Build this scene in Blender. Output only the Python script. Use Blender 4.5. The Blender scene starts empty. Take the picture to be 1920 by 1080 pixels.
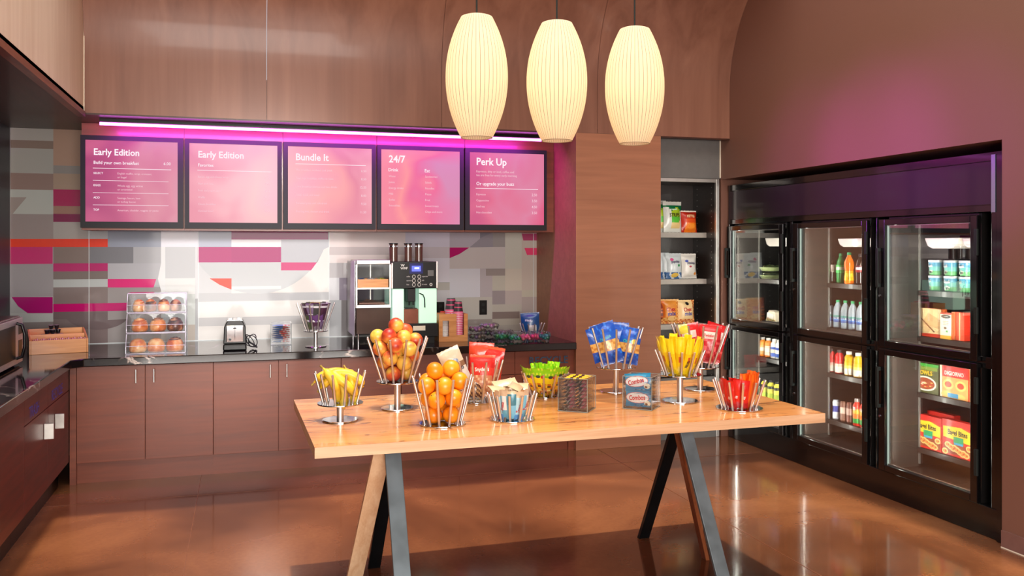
import bpy, math, random
from math import sin, cos, pi, radians as RAD, atan2, sqrt, floor
from mathutils import Vector, Matrix, Euler

SC = bpy.context.scene
COL = SC.collection
random.seed(7)

# ------------------------------------------------------------------ camera
EYE = 1.72
FOC = 1662.0
HOR = 465.0
YAW = math.atan2(505, FOC)
cam_d = bpy.data.cameras.new('camera')
cam_d.sensor_width = 36.0
cam_d.lens = 36.0 * FOC / 1920.0
cam_d.shift_y = -(540.0 - HOR) / 1920.0
cam_d.clip_start = 0.05
cam = bpy.data.objects.new('camera', cam_d)
COL.objects.link(cam)
cam.location = (0, 0, EYE)
cam.rotation_euler = (pi / 2, 0, -YAW)
SC.camera = cam

# ------------------------------------------------------------------ colour management and world
SC.view_settings.view_transform = 'Standard'
SC.view_settings.look = 'None'
SC.view_settings.gamma = 1.0
SC.view_settings.use_curve_mapping = False
SC.view_settings.exposure = 0.0
SC.cycles.max_bounces = 8
SC.cycles.diffuse_bounces = 4
SC.cycles.glossy_bounces = 4
SC.cycles.transmission_bounces = 6
SC.cycles.transparent_max_bounces = 16
SC.cycles.sample_clamp_indirect = 4.0
SC.cycles.caustics_reflective = False
SC.cycles.caustics_refractive = False

w = bpy.data.worlds.new('world')
SC.world = w
w.use_nodes = True
w.node_tree.nodes['Background'].inputs[0].default_value = (0.80, 0.88, 1.0, 1)
w.node_tree.nodes['Background'].inputs[1].default_value = 1.1


def lamp(name, kind, loc, energy, color=(1, 1, 1), rot=None, target=None, **kw):
    l = bpy.data.lights.new(name, kind)
    l.energy = energy
    l.color = color
    for k, v in kw.items():
        setattr(l, k, v)
    o = bpy.data.objects.new(name, l)
    COL.objects.link(o)
    o.location = loc
    if target is not None:
        d = Vector(target) - Vector(loc)
        o.rotation_euler = d.to_track_quat('-Z', 'Y').to_euler()
    elif rot is not None:
        o.rotation_euler = rot
    return o


# noon sun through the rooflight
lamp('sun', 'SUN', (1.5, 3.0, 9.0), 3.3, (1.0, 0.86, 0.68), rot=(RAD(4.5), RAD(1.2), 0), angle=RAD(1.2))
# daylight in the tall shop windows behind the viewer
lamp('window_daylight', 'AREA', (0.2, -3.45, 1.75), 560, (1.0, 0.93, 0.86), rot=(RAD(90), 0, 0),
     shape='RECTANGLE', size=4.0, size_y=2.9)
# rooflight glow
lamp('rooflight_daylight', 'AREA', (1.5, 3.6, 6.6), 190, (1.0, 0.93, 0.84), rot=(0, 0, 0),
     shape='RECTANGLE', size=4.6, size_y=4.4)
# added unseen spots above the viewer, brightening the panelling and the table
for _x, _e in ((-0.3, 60), (1.4, 50), (3.0, 45)):
    lamp('added_overhead_spot', 'SPOT', (_x, 2.6, 5.6), _e, (1.0, 0.80, 0.60), target=(_x + .2, 7.0, 2.6),
         spot_size=RAD(95), spot_blend=1.0, shadow_soft_size=.5)
# magenta strip under the soffit (its tube is built below)
lamp('strip_glow', 'AREA', (0.73, 7.36, 2.652), 34, (0.80, 0.03, 1.0), rot=(RAD(38), 0, 0),
     shape='RECTANGLE', size=3.4, size_y=0.03)
lamp('strip_glow_up', 'AREA', (0.73, 7.32, 2.655), 3.0, (0.80, 0.03, 1.0), rot=(RAD(180), 0, 0),
     shape='RECTANGLE', size=3.4, size_y=0.03)
# added violet lamps, in place of an unseen source, tinting the wall above the fridge
for _y, _e in ((4.5, 420), (5.15, 800), (5.85, 420)):
    lamp('added_violet_spot', 'SPOT', (-1.0, 5.9, 2.5), _e, (0.68, 0.10, 1.0), target=(4.18, _y, 2.30),
         spot_size=RAD(19), spot_blend=1.0, shadow_soft_size=.1)
# added fill spot that brightens the glass wall and the back counter
lamp('added_wall_fill', 'SPOT', (0.3, 1.2, 2.9), 1350, (1.0, 0.95, 0.90), target=(0.1, 8.1, 1.38),
     spot_size=RAD(26), spot_blend=.9, shadow_soft_size=.35)


# ------------------------------------------------------------------ where a sight line meets a plane of the room
def _ray(u, v):
    a = (u - 960) / FOC
    return (sin(YAW) + a * cos(YAW), cos(YAW) - a * sin(YAW), (HOR - v) / FOC)


def on_y(u, v, Y):
    d = _ray(u, v); t = Y / d[1]
    return Vector((d[0] * t, Y, EYE + d[2] * t))


def on_x(u, v, X):
    d = _ray(u, v); t = X / d[0]
    return Vector((X, d[1] * t, EYE + d[2] * t))


def on_z(u, v, Z):
    d = _ray(u, v); t = (Z - EYE) / d[2]
    return Vector((d[0] * t, d[1] * t, Z))


def facing(p):
    """z rotation that turns a -Y front towards the viewer's place"""
    return -atan2(p[0], p[1])


def lin(c):
    r = []
    for x in c[:3]:
        x = x / 255.0
        r.append(x / 12.92 if x <= 0.04045 else ((x + 0.055) / 1.055) ** 2.4)
    return tuple(r)


# ------------------------------------------------------------------ materials
def new_mat(name):
    m = bpy.data.materials.new(name)
    m.use_nodes = True
    nt = m.node_tree
    b = nt.nodes['Principled BSDF']
    return m, nt, b


def N(nt, t, **kw):
    n = nt.nodes.new(t)
    for k, v in kw.items():
        setattr(n, k, v)
    return n


def plain(name, rgb, rough=.5, metal=0, coat=0, emit=None, es=0, trans=0, ior=1.45, alpha=1, spec=.5, noise=0.06, nscale=18):
    m, nt, b = new_mat(name)
    c = lin(rgb)
    b.inputs['Roughness'].default_value = rough
    b.inputs['Metallic'].default_value = metal
    b.inputs['Coat Weight'].default_value = coat
    b.inputs['Coat Roughness'].default_value = .06
    b.inputs['Transmission Weight'].default_value = trans
    b.inputs['IOR'].default_value = ior
    b.inputs['Alpha'].default_value = alpha
    b.inputs['Specular IOR Level'].default_value = spec
    if noise:
        tc = N(nt, 'ShaderNodeTexCoord'); nz = N(nt, 'ShaderNodeTexNoise'); nz.inputs['Scale'].default_value = nscale
        nt.links.new(tc.outputs['Object'], nz.inputs['Vector'])
        r = N(nt, 'ShaderNodeValToRGB')
        r.color_ramp.elements[0].position = .3; r.color_ramp.elements[1].position = .7
        r.color_ramp.elements[0].color = tuple(x * (1 - noise) for x in c) + (1,)
        r.color_ramp.elements[1].color = tuple(min(1, x * (1 + noise)) for x in c) + (1,)
        nt.links.new(nz.outputs['Fac'], r.inputs['Fac'])
        nt.links.new(r.outputs['Color'], b.inputs['Base Color'])
    else:
        b.inputs['Base Color'].default_value = c + (1,)
    if emit:
        b.inputs['Emission Color'].default_value = lin(emit) + (1,)
        b.inputs['Emission Strength'].default_value = es
    return m


def printed(name, rough=.3, coat=.4, es=0, metal=0, bump=0, spec=.5):
    """takes its colour from the mesh's print colours"""
    m, nt, b = new_mat(name)
    a = N(nt, 'ShaderNodeVertexColor'); a.layer_name = 'Col'
    nt.links.new(a.outputs['Color'], b.inputs['Base Color'])
    b.inputs['Roughness'].default_value = rough
    b.inputs['Coat Weight'].default_value = coat
    b.inputs['Coat Roughness'].default_value = .05
    b.inputs['Metallic'].default_value = metal
    b.inputs['Specular IOR Level'].default_value = spec
    if es:
        nt.links.new(a.outputs['Color'], b.inputs['Emission Color'])
        b.inputs['Emission Strength'].default_value = es
    if bump:
        tc = N(nt, 'ShaderNodeTexCoord'); nz = N(nt, 'ShaderNodeTexNoise'); nz.inputs['Scale'].default_value = 60
        bp = N(nt, 'ShaderNodeBump'); bp.inputs['Strength'].default_value = bump; bp.inputs['Distance'].default_value = .01
        nt.links.new(tc.outputs['Object'], nz.inputs['Vector'])
        nt.links.new(nz.outputs['Fac'], bp.inputs['Height'])
        nt.links.new(bp.outputs['Normal'], b.inputs['Normal'])
    return m


def wood(name, dark, light, axis='Z', scale=1.0, rough=.4, coat=.15, rings=True, fine=1.0, contrast=(.3, .7), knots=None, planks=None):
    m, nt, b = new_mat(name)
    tc = N(nt, 'ShaderNodeTexCoord')
    mp = N(nt, 'ShaderNodeMapping')
    nt.links.new(tc.outputs['Object'], mp.inputs['Vector'])
    s = {'X': (.6, 9, 9), 'Y': (9, .6, 9), 'Z': (9, 9, .6)}[axis]
    mp.inputs['Scale'].default_value = tuple(k * scale for k in s)
    n1 = N(nt, 'ShaderNodeTexNoise'); n1.inputs['Scale'].default_value = 2.2; n1.inputs['Detail'].default_value = 7
    n1.inputs['Distortion'].default_value = 1.1
    nt.links.new(mp.outputs[0], n1.inputs['Vector'])
    mp2 = N(nt, 'ShaderNodeMapping')
    nt.links.new(tc.outputs['Object'], mp2.inputs['Vector'])
    s2 = {'X': (2.5, 90, 90), 'Y': (90, 2.5, 90), 'Z': (90, 90, 2.5)}[axis]
    mp2.inputs['Scale'].default_value = tuple(k * scale for k in s2)
    n2 = N(nt, 'ShaderNodeTexNoise'); n2.inputs['Scale'].default_value = 1.5; n2.inputs['Detail'].default_value = 3
    nt.links.new(mp2.outputs[0], n2.inputs['Vector'])
    mx = N(nt, 'ShaderNodeMath', operation='MULTIPLY_ADD')
    mx.inputs[1].default_value = .35 * fine
    nt.links.new(n2.outputs['Fac'], mx.inputs[0])
    ad = N(nt, 'ShaderNodeMath', operation='MULTIPLY_ADD')
    ad.inputs[1].default_value = 1.0; ad.inputs[2].default_value = -.17 * fine
    nt.links.new(n1.outputs['Fac'], ad.inputs[0])
    nt.links.new(ad.outputs[0], mx.inputs[2])
    r = N(nt, 'ShaderNodeValToRGB')
    r.color_ramp.elements[0].position = contrast[0]; r.color_ramp.elements[1].position = contrast[1]
    r.color_ramp.elements[0].color = lin(dark) + (1,); r.color_ramp.elements[1].color = lin(light) + (1,)
    nt.links.new(mx.outputs[0], r.inputs['Fac'])
    out = r.outputs['Color']
    if planks:
        # boards of slightly different tone side by side
        sp = N(nt, 'ShaderNodeSeparateXYZ'); nt.links.new(tc.outputs['Object'], sp.inputs[0])
        dv = N(nt, 'ShaderNodeMath', operation='DIVIDE'); dv.inputs[1].default_value = planks
        nt.links.new(sp.outputs['Y'], dv.inputs[0])
        fl = N(nt, 'ShaderNodeMath', operation='FLOOR'); nt.links.new(dv.outputs[0], fl.inputs[0])
        wn = N(nt, 'ShaderNodeTexWhiteNoise', noise_dimensions='1D'); nt.links.new(fl.outputs[0], wn.inputs['W'])
        mr = N(nt, 'ShaderNodeMapRange'); mr.inputs['To Min'].default_value = .78; mr.inputs['To Max'].default_value = 1.12
        nt.links.new(wn.outputs['Value'], mr.inputs['Value'])
        vm = N(nt, 'ShaderNodeVectorMath', operation='SCALE')
        nt.links.new(out, vm.inputs[0]); nt.links.new(mr.outputs[0], vm.inputs['Scale'])
        out = vm.outputs[0]
    if knots:
        mp3 = N(nt, 'ShaderNodeMapping'); mp3.inputs['Scale'].default_value = (1.6, 7.0, 7.0)
        nt.links.new(tc.outputs['Object'], mp3.inputs['Vector'])
        nk = N(nt, 'ShaderNodeTexNoise'); nk.inputs['Scale'].default_value = 3.1; nk.inputs['Detail'].default_value = 4
        nk.inputs['Distortion'].default_value = 1.6
        nt.links.new(mp3.outputs[0], nk.inputs['Vector'])
        rk = N(nt, 'ShaderNodeValToRGB')
        rk.color_ramp.elements[0].position = .605; rk.color_ramp.elements[1].position = .70
        rk.color_ramp.elements[0].color = (0, 0, 0, 1); rk.color_ramp.elements[1].color = (1, 1, 1, 1)
        nt.links.new(nk.outputs['Fac'], rk.inputs['Fac'])
        mk = N(nt, 'ShaderNodeMix', data_type='RGBA')
        mk.inputs[7].default_value = lin(knots) + (1,)
        nt.links.new(rk.outputs['Color'], mk.inputs[0]); nt.links.new(out, mk.inputs[6])
        out = mk.outputs[2]
    nt.links.new(out, b.inputs['Base Color'])
    b.inputs['Roughness'].default_value = rough
    b.inputs['Coat Weight'].default_value = coat
    b.inputs['Coat Roughness'].default_value = .1
    return m


def pane_glass(name, tint=(1, 1, 1), gloss=1.0, rough=.0, fog=0.0):
    """clear sheet: passes light straight through and mirrors at grazing angles"""
    m = bpy.data.materials.new(name); m.use_nodes = True
    nt = m.node_tree; nt.nodes.clear()
    out = N(nt, 'ShaderNodeOutputMaterial')
    tr = N(nt, 'ShaderNodeBsdfTransparent'); tr.inputs[0].default_value = tuple(tint) + (1,)
    gl = N(nt, 'ShaderNodeBsdfGlossy'); gl.inputs['Roughness'].default_value = rough
    fr = N(nt, 'ShaderNodeFresnel'); fr.inputs['IOR'].default_value = 1.5
    mu = N(nt, 'ShaderNodeMath', operation='MULTIPLY'); mu.inputs[1].default_value = gloss
    nt.links.new(fr.outputs[0], mu.inputs[0])
    mx = N(nt, 'ShaderNodeMixShader')
    nt.links.new(mu.outputs[0], mx.inputs[0]); nt.links.new(tr.outputs[0], mx.inputs[1]); nt.links.new(gl.outputs[0], mx.inputs[2])
    res = mx.outputs[0]
    if fog:
        df = N(nt, 'ShaderNodeBsdfDiffuse'); df.inputs[0].default_value = (.9, .9, .9, 1)
        m2 = N(nt, 'ShaderNodeMixShader'); m2.inputs[0].default_value = fog
        nt.links.new(res, m2.inputs[1]); nt.links.new(df.outputs[0], m2.inputs[2]); res = m2.outputs[0]
    nt.links.new(res, out.inputs[0])
    return m


def emitter(name, rgb, s):
    m = bpy.data.materials.new(name); m.use_nodes = True
    nt = m.node_tree; nt.nodes.clear()
    out = N(nt, 'ShaderNodeOutputMaterial'); e = N(nt, 'ShaderNodeEmission')
    e.inputs[0].default_value = lin(rgb) + (1,); e.inputs[1].default_value = s
    nt.links.new(e.outputs[0], out.inputs[0])
    return m


M = {}
M['plywood'] = wood('plywood_veneer', (114, 72, 56), (154, 108, 88), 'Z', .22, .42, .12, fine=.5, contrast=(.2, .8))
M['cream_board'] = wood('cream_veneer', (222, 198, 174), (236, 216, 194), 'Z', .4, .5, .05, fine=.4)
M['cabinet'] = wood('cabinet_veneer', (106, 49, 31), (142, 72, 47), 'X', .7, .42, .1, fine=.5, contrast=(.2, .85))
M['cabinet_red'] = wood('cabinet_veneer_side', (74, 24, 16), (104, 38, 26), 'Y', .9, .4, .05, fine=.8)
M['column'] = wood('column_veneer', (148, 96, 70), (176, 118, 88), 'X', .6, .5, .05, fine=.6, contrast=(.2, .85))
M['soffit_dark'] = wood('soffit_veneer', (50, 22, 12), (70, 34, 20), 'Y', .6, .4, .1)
M['oak_top'] = wood('oak_table_boards', (206, 126, 62), (240, 176, 108), 'X', .55, .25, .35, fine=.8, contrast=(.25, .75), knots=(110, 55, 22), planks=.118)
M['oak_edge'] = wood('oak_edge_grain', (206, 158, 118), (232, 190, 150), 'X', 1.2, .45, .1)
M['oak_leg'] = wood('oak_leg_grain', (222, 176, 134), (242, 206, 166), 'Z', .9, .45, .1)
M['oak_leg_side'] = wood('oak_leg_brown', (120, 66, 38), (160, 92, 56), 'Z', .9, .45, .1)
M['bamboo'] = wood('bamboo', (196, 124, 62), (224, 158, 94), 'X', 1.6, .4, .2, fine=.6)
M['steel_leg'] = plain('dark_steel_bar', (104, 116, 122), .5, .35, noise=.25, nscale=9)
M['steel_dark'] = plain('black_steel_bar', (30, 36, 40), .35, .7, noise=.2, nscale=9)
M['chrome'] = plain('polished_chrome', (225, 225, 228), .07, 1, noise=0)
M['brushed'] = plain('brushed_steel', (222, 216, 212), .34, .9, noise=.05)
M['steel_frame'] = plain('satin_steel_frame', (205, 202, 196), .35, .8, noise=.05)
M['black'] = plain('black_plastic', (12, 11, 12), .3, 0, .0, spec=.35, noise=0)
M['black_frame'] = plain('black_fridge_enamel', (13, 12, 13), .18, 0, .5, noise=0)
M['bezel'] = plain('charcoal_bezel', (38, 42, 40), .55, 0, 0, spec=.25, noise=0)
M['black_rubber'] = plain('black_rubber', (16, 16, 16), .6, noise=0)
M['dark_inner'] = plain('dark_cabinet_lining', (46, 38, 35), .35, 0, .15, noise=.1)
M['fridge_inner'] = plain('fridge_lining', (34, 32, 32), .3, .2, .2, noise=.05)
M['fridge_side'] = plain('fridge_side_panel', (56, 50, 46), .6, .0, noise=.05)
M['grey_panel'] = plain('grey_wall_panel', (112, 110, 108), .45, .1, noise=.05)
M['shelf_grey'] = plain('grey_shelf_board', (170, 162, 154), .45, .2, noise=.05)
M['white_paint'] = plain('white_plastic', (235, 232, 228), .4, noise=.02)
M['white_warm'] = plain('warm_white_card', (236, 226, 206), .6, noise=.03)
M['print'] = printed('printed_wrapper', .3, .35, bump=.15)
M['print_matte'] = printed('printed_card', .45, .1)
M['glass_print'] = printed('back_painted_glass', .06, .0, spec=.15)
M['glass'] = pane_glass('clear_pane', (.98, .99, .985), .5)
M['acrylic'] = pane_glass('clear_acrylic', (.975, .98, .985), .8, 0, .015)
M['door_glass'] = pane_glass('fridge_door_pane', (.96, .98, .97), .45)
M['mint'] = plain('lit_mint_panel', (205, 240, 218), .3, 0, .3, emit=(190, 242, 214), es=.5, noise=0)
M['lcd'] = emitter('blue_display', (120, 130, 240), 1.3)
M['lcd_text'] = emitter('display_text', (230, 235, 255), 1.6)
M['magenta_tube'] = emitter('magenta_tube', (255, 120, 255), 6.0)
M['gasket_glow'] = emitter('gasket_glow_white', (225, 240, 225), 1.1)
M['blue_letters'] = plain('blue_vinyl_letters', (52, 74, 190), .4, noise=0)
M['dark_blue_letters'] = plain('slate_blue_letters', (50, 72, 96), .4, noise=0)


def make_floor():
    m, nt, b = new_mat('stained_polished_concrete')
    tc = N(nt, 'ShaderNodeTexCoord')
    n1 = N(nt, 'ShaderNodeTexNoise'); n1.inputs['Scale'].default_value = .9; n1.inputs['Detail'].default_value = 6; n1.inputs['Distortion'].default_value = .6
    nt.links.new(tc.outputs['Object'], n1.inputs['Vector'])
    n2 = N(nt, 'ShaderNodeTexNoise'); n2.inputs['Scale'].default_value = 40; n2.inputs['Detail'].default_value = 4
    nt.links.new(tc.outputs['Object'], n2.inputs['Vector'])
    ma = N(nt, 'ShaderNodeMath', operation='MULTIPLY_ADD'); ma.inputs[1].default_value = .1
    nt.links.new(n2.outputs['Fac'], ma.inputs[0]); nt.links.new(n1.outputs['Fac'], ma.inputs[2])
    r = N(nt, 'ShaderNodeValToRGB')
    cr = r.color_ramp
    cr.elements[0].position = .38; cr.elements[0].color = lin((88, 52, 34)) + (1,)
    cr.elements[1].position = .80; cr.elements[1].color = lin((166, 110, 70)) + (1,)
    e = cr.elements.new(.58); e.color = lin((126, 78, 50)) + (1,)
    nt.links.new(ma.outputs[0], r.inputs['Fac'])
    nt.links.new(r.outputs['Color'], b.inputs['Base Color'])
    b.inputs['Roughness'].default_value = .16
    b.inputs['Specular IOR Level'].default_value = .5
    b.inputs['Coat Weight'].default_value = .15
    b.inputs['Coat Roughness'].default_value = .05
    rr = N(nt, 'ShaderNodeMapRange'); rr.inputs['To Min'].default_value = .05; rr.inputs['To Max'].default_value = .22
    nt.links.new(n1.outputs['Fac'], rr.inputs['Value']); nt.links.new(rr.outputs[0], b.inputs['Roughness'])
    return m


def make_marble():
    m, nt, b = new_mat('black_veined_marble')
    tc = N(nt, 'ShaderNodeTexCoord')
    mp = N(nt, 'ShaderNodeMapping'); mp.inputs['Rotation'].default_value = (.3, .2, .7)
    nt.links.new(tc.outputs['Object'], mp.inputs[0])
    n1 = N(nt, 'ShaderNodeTexNoise'); n1.inputs['Scale'].default_value = 1.5; n1.inputs['Detail'].default_value = 7; n1.inputs['Distortion'].default_value = 1.2
    nt.links.new(mp.outputs[0], n1.inputs['Vector'])
    sb = N(nt, 'ShaderNodeMath', operation='SUBTRACT'); sb.inputs[1].default_value = .5
    ab = N(nt, 'ShaderNodeMath', operation='ABSOLUTE')
    nt.links.new(n1.outputs['Fac'], sb.inputs[0]); nt.links.new(sb.outputs[0], ab.inputs[0])
    r = N(nt, 'ShaderNodeValToRGB')
    r.color_ramp.elements[0].position = .0; r.color_ramp.elements[0].color = lin((210, 195, 185)) + (1,)
    r.color_ramp.elements[1].position = .012; r.color_ramp.elements[1].color = lin((24, 20, 20)) + (1,)
    nt.links.new(ab.outputs[0], r.inputs['Fac'])
    n3 = N(nt, 'ShaderNodeTexNoise'); n3.inputs['Scale'].default_value = 2.3
    nt.links.new(tc.outputs['Object'], n3.inputs['Vector'])
    rk = N(nt, 'ShaderNodeValToRGB'); rk.color_ramp.elements[0].position = .5; rk.color_ramp.elements[1].position = .62
    nt.links.new(n3.outputs['Fac'], rk.inputs['Fac'])
    mk = N(nt, 'ShaderNodeMix', data_type='RGBA'); mk.inputs[6].default_value = lin((24, 20, 20)) + (1,)
    nt.links.new(rk.outputs['Color'], mk.inputs[0]); nt.links.new(r.outputs['Color'], mk.inputs[7])
    nt.links.new(mk.outputs[2], b.inputs['Base Color'])
    b.inputs['Roughness'].default_value = .07
    b.inputs['Specular IOR Level'].default_value = .7
    return m


def fruit_mat(name, c1, c2, c3, scale=9, rough=.35, pos=(.38, .5, .62)):
    m, nt, b = new_mat(name)
    tc = N(nt, 'ShaderNodeTexCoord'); oi = N(nt, 'ShaderNodeObjectInfo')
    ad = N(nt, 'ShaderNodeVectorMath', operation='ADD')
    nt.links.new(tc.outputs['Object'], ad.inputs[0])
    sc = N(nt, 'ShaderNodeMath', operation='MULTIPLY'); sc.inputs[1].default_value = 23
    nt.links.new(oi.outputs['Random'], sc.inputs[0]); nt.links.new(sc.outputs[0], ad.inputs[1])
    n1 = N(nt, 'ShaderNodeTexNoise'); n1.inputs['Scale'].default_value = scale; n1.inputs['Detail'].default_value = 3
    nt.links.new(ad.outputs[0], n1.inputs['Vector'])
    r = N(nt, 'ShaderNodeValToRGB'); cr = r.color_ramp
    cr.elements[0].position = pos[0]; cr.elements[0].color = lin(c1) + (1,)
    cr.elements[1].position = pos[2]; cr.elements[1].color = lin(c3) + (1,)
    e = cr.elements.new(pos[1]); e.color = lin(c2) + (1,)
    nt.links.new(n1.outputs['Fac'], r.inputs['Fac']); nt.links.new(r.outputs['Color'], b.inputs['Base Color'])
    b.inputs['Roughness'].default_value = rough
    b.inputs['Coat Weight'].default_value = .15
    b.inputs['Subsurface Weight'].default_value = 0
    n2 = N(nt, 'ShaderNodeTexNoise'); n2.inputs['Scale'].default_value = 220
    bp = N(nt, 'ShaderNodeBump'); bp.inputs['Strength'].default_value = .12; bp.inputs['Distance'].default_value = .002
    nt.links.new(tc.outputs['Object'], n2.inputs['Vector']); nt.links.new(n2.outputs['Fac'], bp.inputs['Height'])
    nt.links.new(bp.outputs['Normal'], b.inputs['Normal'])
    return m


M['floor'] = make_floor()
M['marble'] = make_marble()
M['orange_skin'] = fruit_mat('orange_peel', (238, 130, 10), (248, 150, 20), (252, 168, 40), 6)
M['mango_skin'] = fruit_mat('blushed_fruit_skin', (170, 34, 26), (220, 100, 50), (236, 190, 80), 8, .4, (.36, .46, .56))
M['banana_skin'] = fruit_mat('banana_skin', (206, 150, 24), (240, 194, 40), (248, 212, 70), 10, .45)
M['bread'] = fruit_mat('glazed_bun_crust', (196, 84, 30), (232, 134, 66), (248, 196, 140), 10, .3)
M['dark_bread'] = fruit_mat('dark_pastry', (56, 24, 16), (120, 56, 34), (206, 140, 100), 16, .35)


def wall_paint():
    m, nt, b = new_mat('mauve_brown_wall_paint')
    tc = N(nt, 'ShaderNodeTexCoord'); nz = N(nt, 'ShaderNodeTexNoise'); nz.inputs['Scale'].default_value = 160; nz.inputs['Detail'].default_value = 2
    nt.links.new(tc.outputs['Object'], nz.inputs['Vector'])
    bp = N(nt, 'ShaderNodeBump'); bp.inputs['Strength'].default_value = .08; bp.inputs['Distance'].default_value = .004
    nt.links.new(nz.outputs['Fac'], bp.inputs['Height']); nt.links.new(bp.outputs['Normal'], b.inputs['Normal'])
    b.inputs['Base Color'].default_value = lin((126, 88, 74)) + (1,)
    b.inputs['Roughness'].default_value = .45
    return m


M['wall'] = wall_paint()


def shade_mat():
    m = bpy.data.materials.new('translucent_ribbed_shade'); m.use_nodes = True
    nt = m.node_tree; nt.nodes.clear()
    out = N(nt, 'ShaderNodeOutputMaterial')
    a = N(nt, 'ShaderNodeVertexColor'); a.layer_name = 'Col'
    t = N(nt, 'ShaderNodeBsdfTranslucent'); d = N(nt, 'ShaderNodeBsdfDiffuse')
    mx = N(nt, 'ShaderNodeMixShader'); mx.inputs[0].default_value = .35
    nt.links.new(a.outputs[0], t.inputs[0]); nt.links.new(a.outputs[0], d.inputs[0])
    nt.links.new(t.outputs[0], mx.inputs[1]); nt.links.new(d.outputs[0], mx.inputs[2]); nt.links.new(mx.outputs[0], out.inputs[0])
    return m


M['shade'] = shade_mat()


def screen_mat(name, stops, es=1.0, rot=0.0):
    """a lit display showing a soft pink wash"""
    m = bpy.data.materials.new(name); m.use_nodes = True
    nt = m.node_tree; nt.nodes.clear()
    out = N(nt, 'ShaderNodeOutputMaterial'); b = N(nt, 'ShaderNodeBsdfPrincipled')
    b.inputs['Base Color'].default_value = (.02, .02, .02, 1); b.inputs['Roughness'].default_value = .3; b.inputs['Specular IOR Level'].default_value = .12
    tc = N(nt, 'ShaderNodeTexCoord'); mp = N(nt, 'ShaderNodeMapping')
    mp.inputs['Location'].default_value = (rot * 3.1, 0, rot)
    nt.links.new(tc.outputs['Object'], mp.inputs[0])
    n1 = N(nt, 'ShaderNodeTexNoise'); n1.inputs['Scale'].default_value = 2.0; n1.inputs['Detail'].default_value = 1.5; n1.inputs['Distortion'].default_value = .8
    nt.links.new(mp.outputs[0], n1.inputs['Vector'])
    sx = N(nt, 'ShaderNodeSeparateXYZ'); nt.links.new(tc.outputs['Object'], sx.inputs[0])
    ma = N(nt, 'ShaderNodeMath', operation='MULTIPLY_ADD'); ma.inputs[1].default_value = .75
    nt.links.new(sx.outputs['X'], ma.inputs[0]); nt.links.new(n1.outputs['Fac'], ma.inputs[2])
    r = N(nt, 'ShaderNodeValToRGB'); cr = r.color_ramp
    cr.elements[0].position = .2; cr.elements[0].color = lin(stops[0]) + (1,)
    cr.elements[1].position = .85; cr.elements[1].color = lin(stops[-1]) + (1,)
    for i, s in enumerate(stops[1:-1]):
        e = cr.elements.new(.2 + .65 * (i + 1) / (len(stops) - 1)); e.color = lin(s) + (1,)
    nt.links.new(ma.outputs[0], r.inputs['Fac'])
    nt.links.new(r.outputs[0], b.inputs['Emission Color']); b.inputs['Emission Strength'].default_value = es
    nt.links.new(b.outputs[0], out.inputs[0])
    return m


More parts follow.
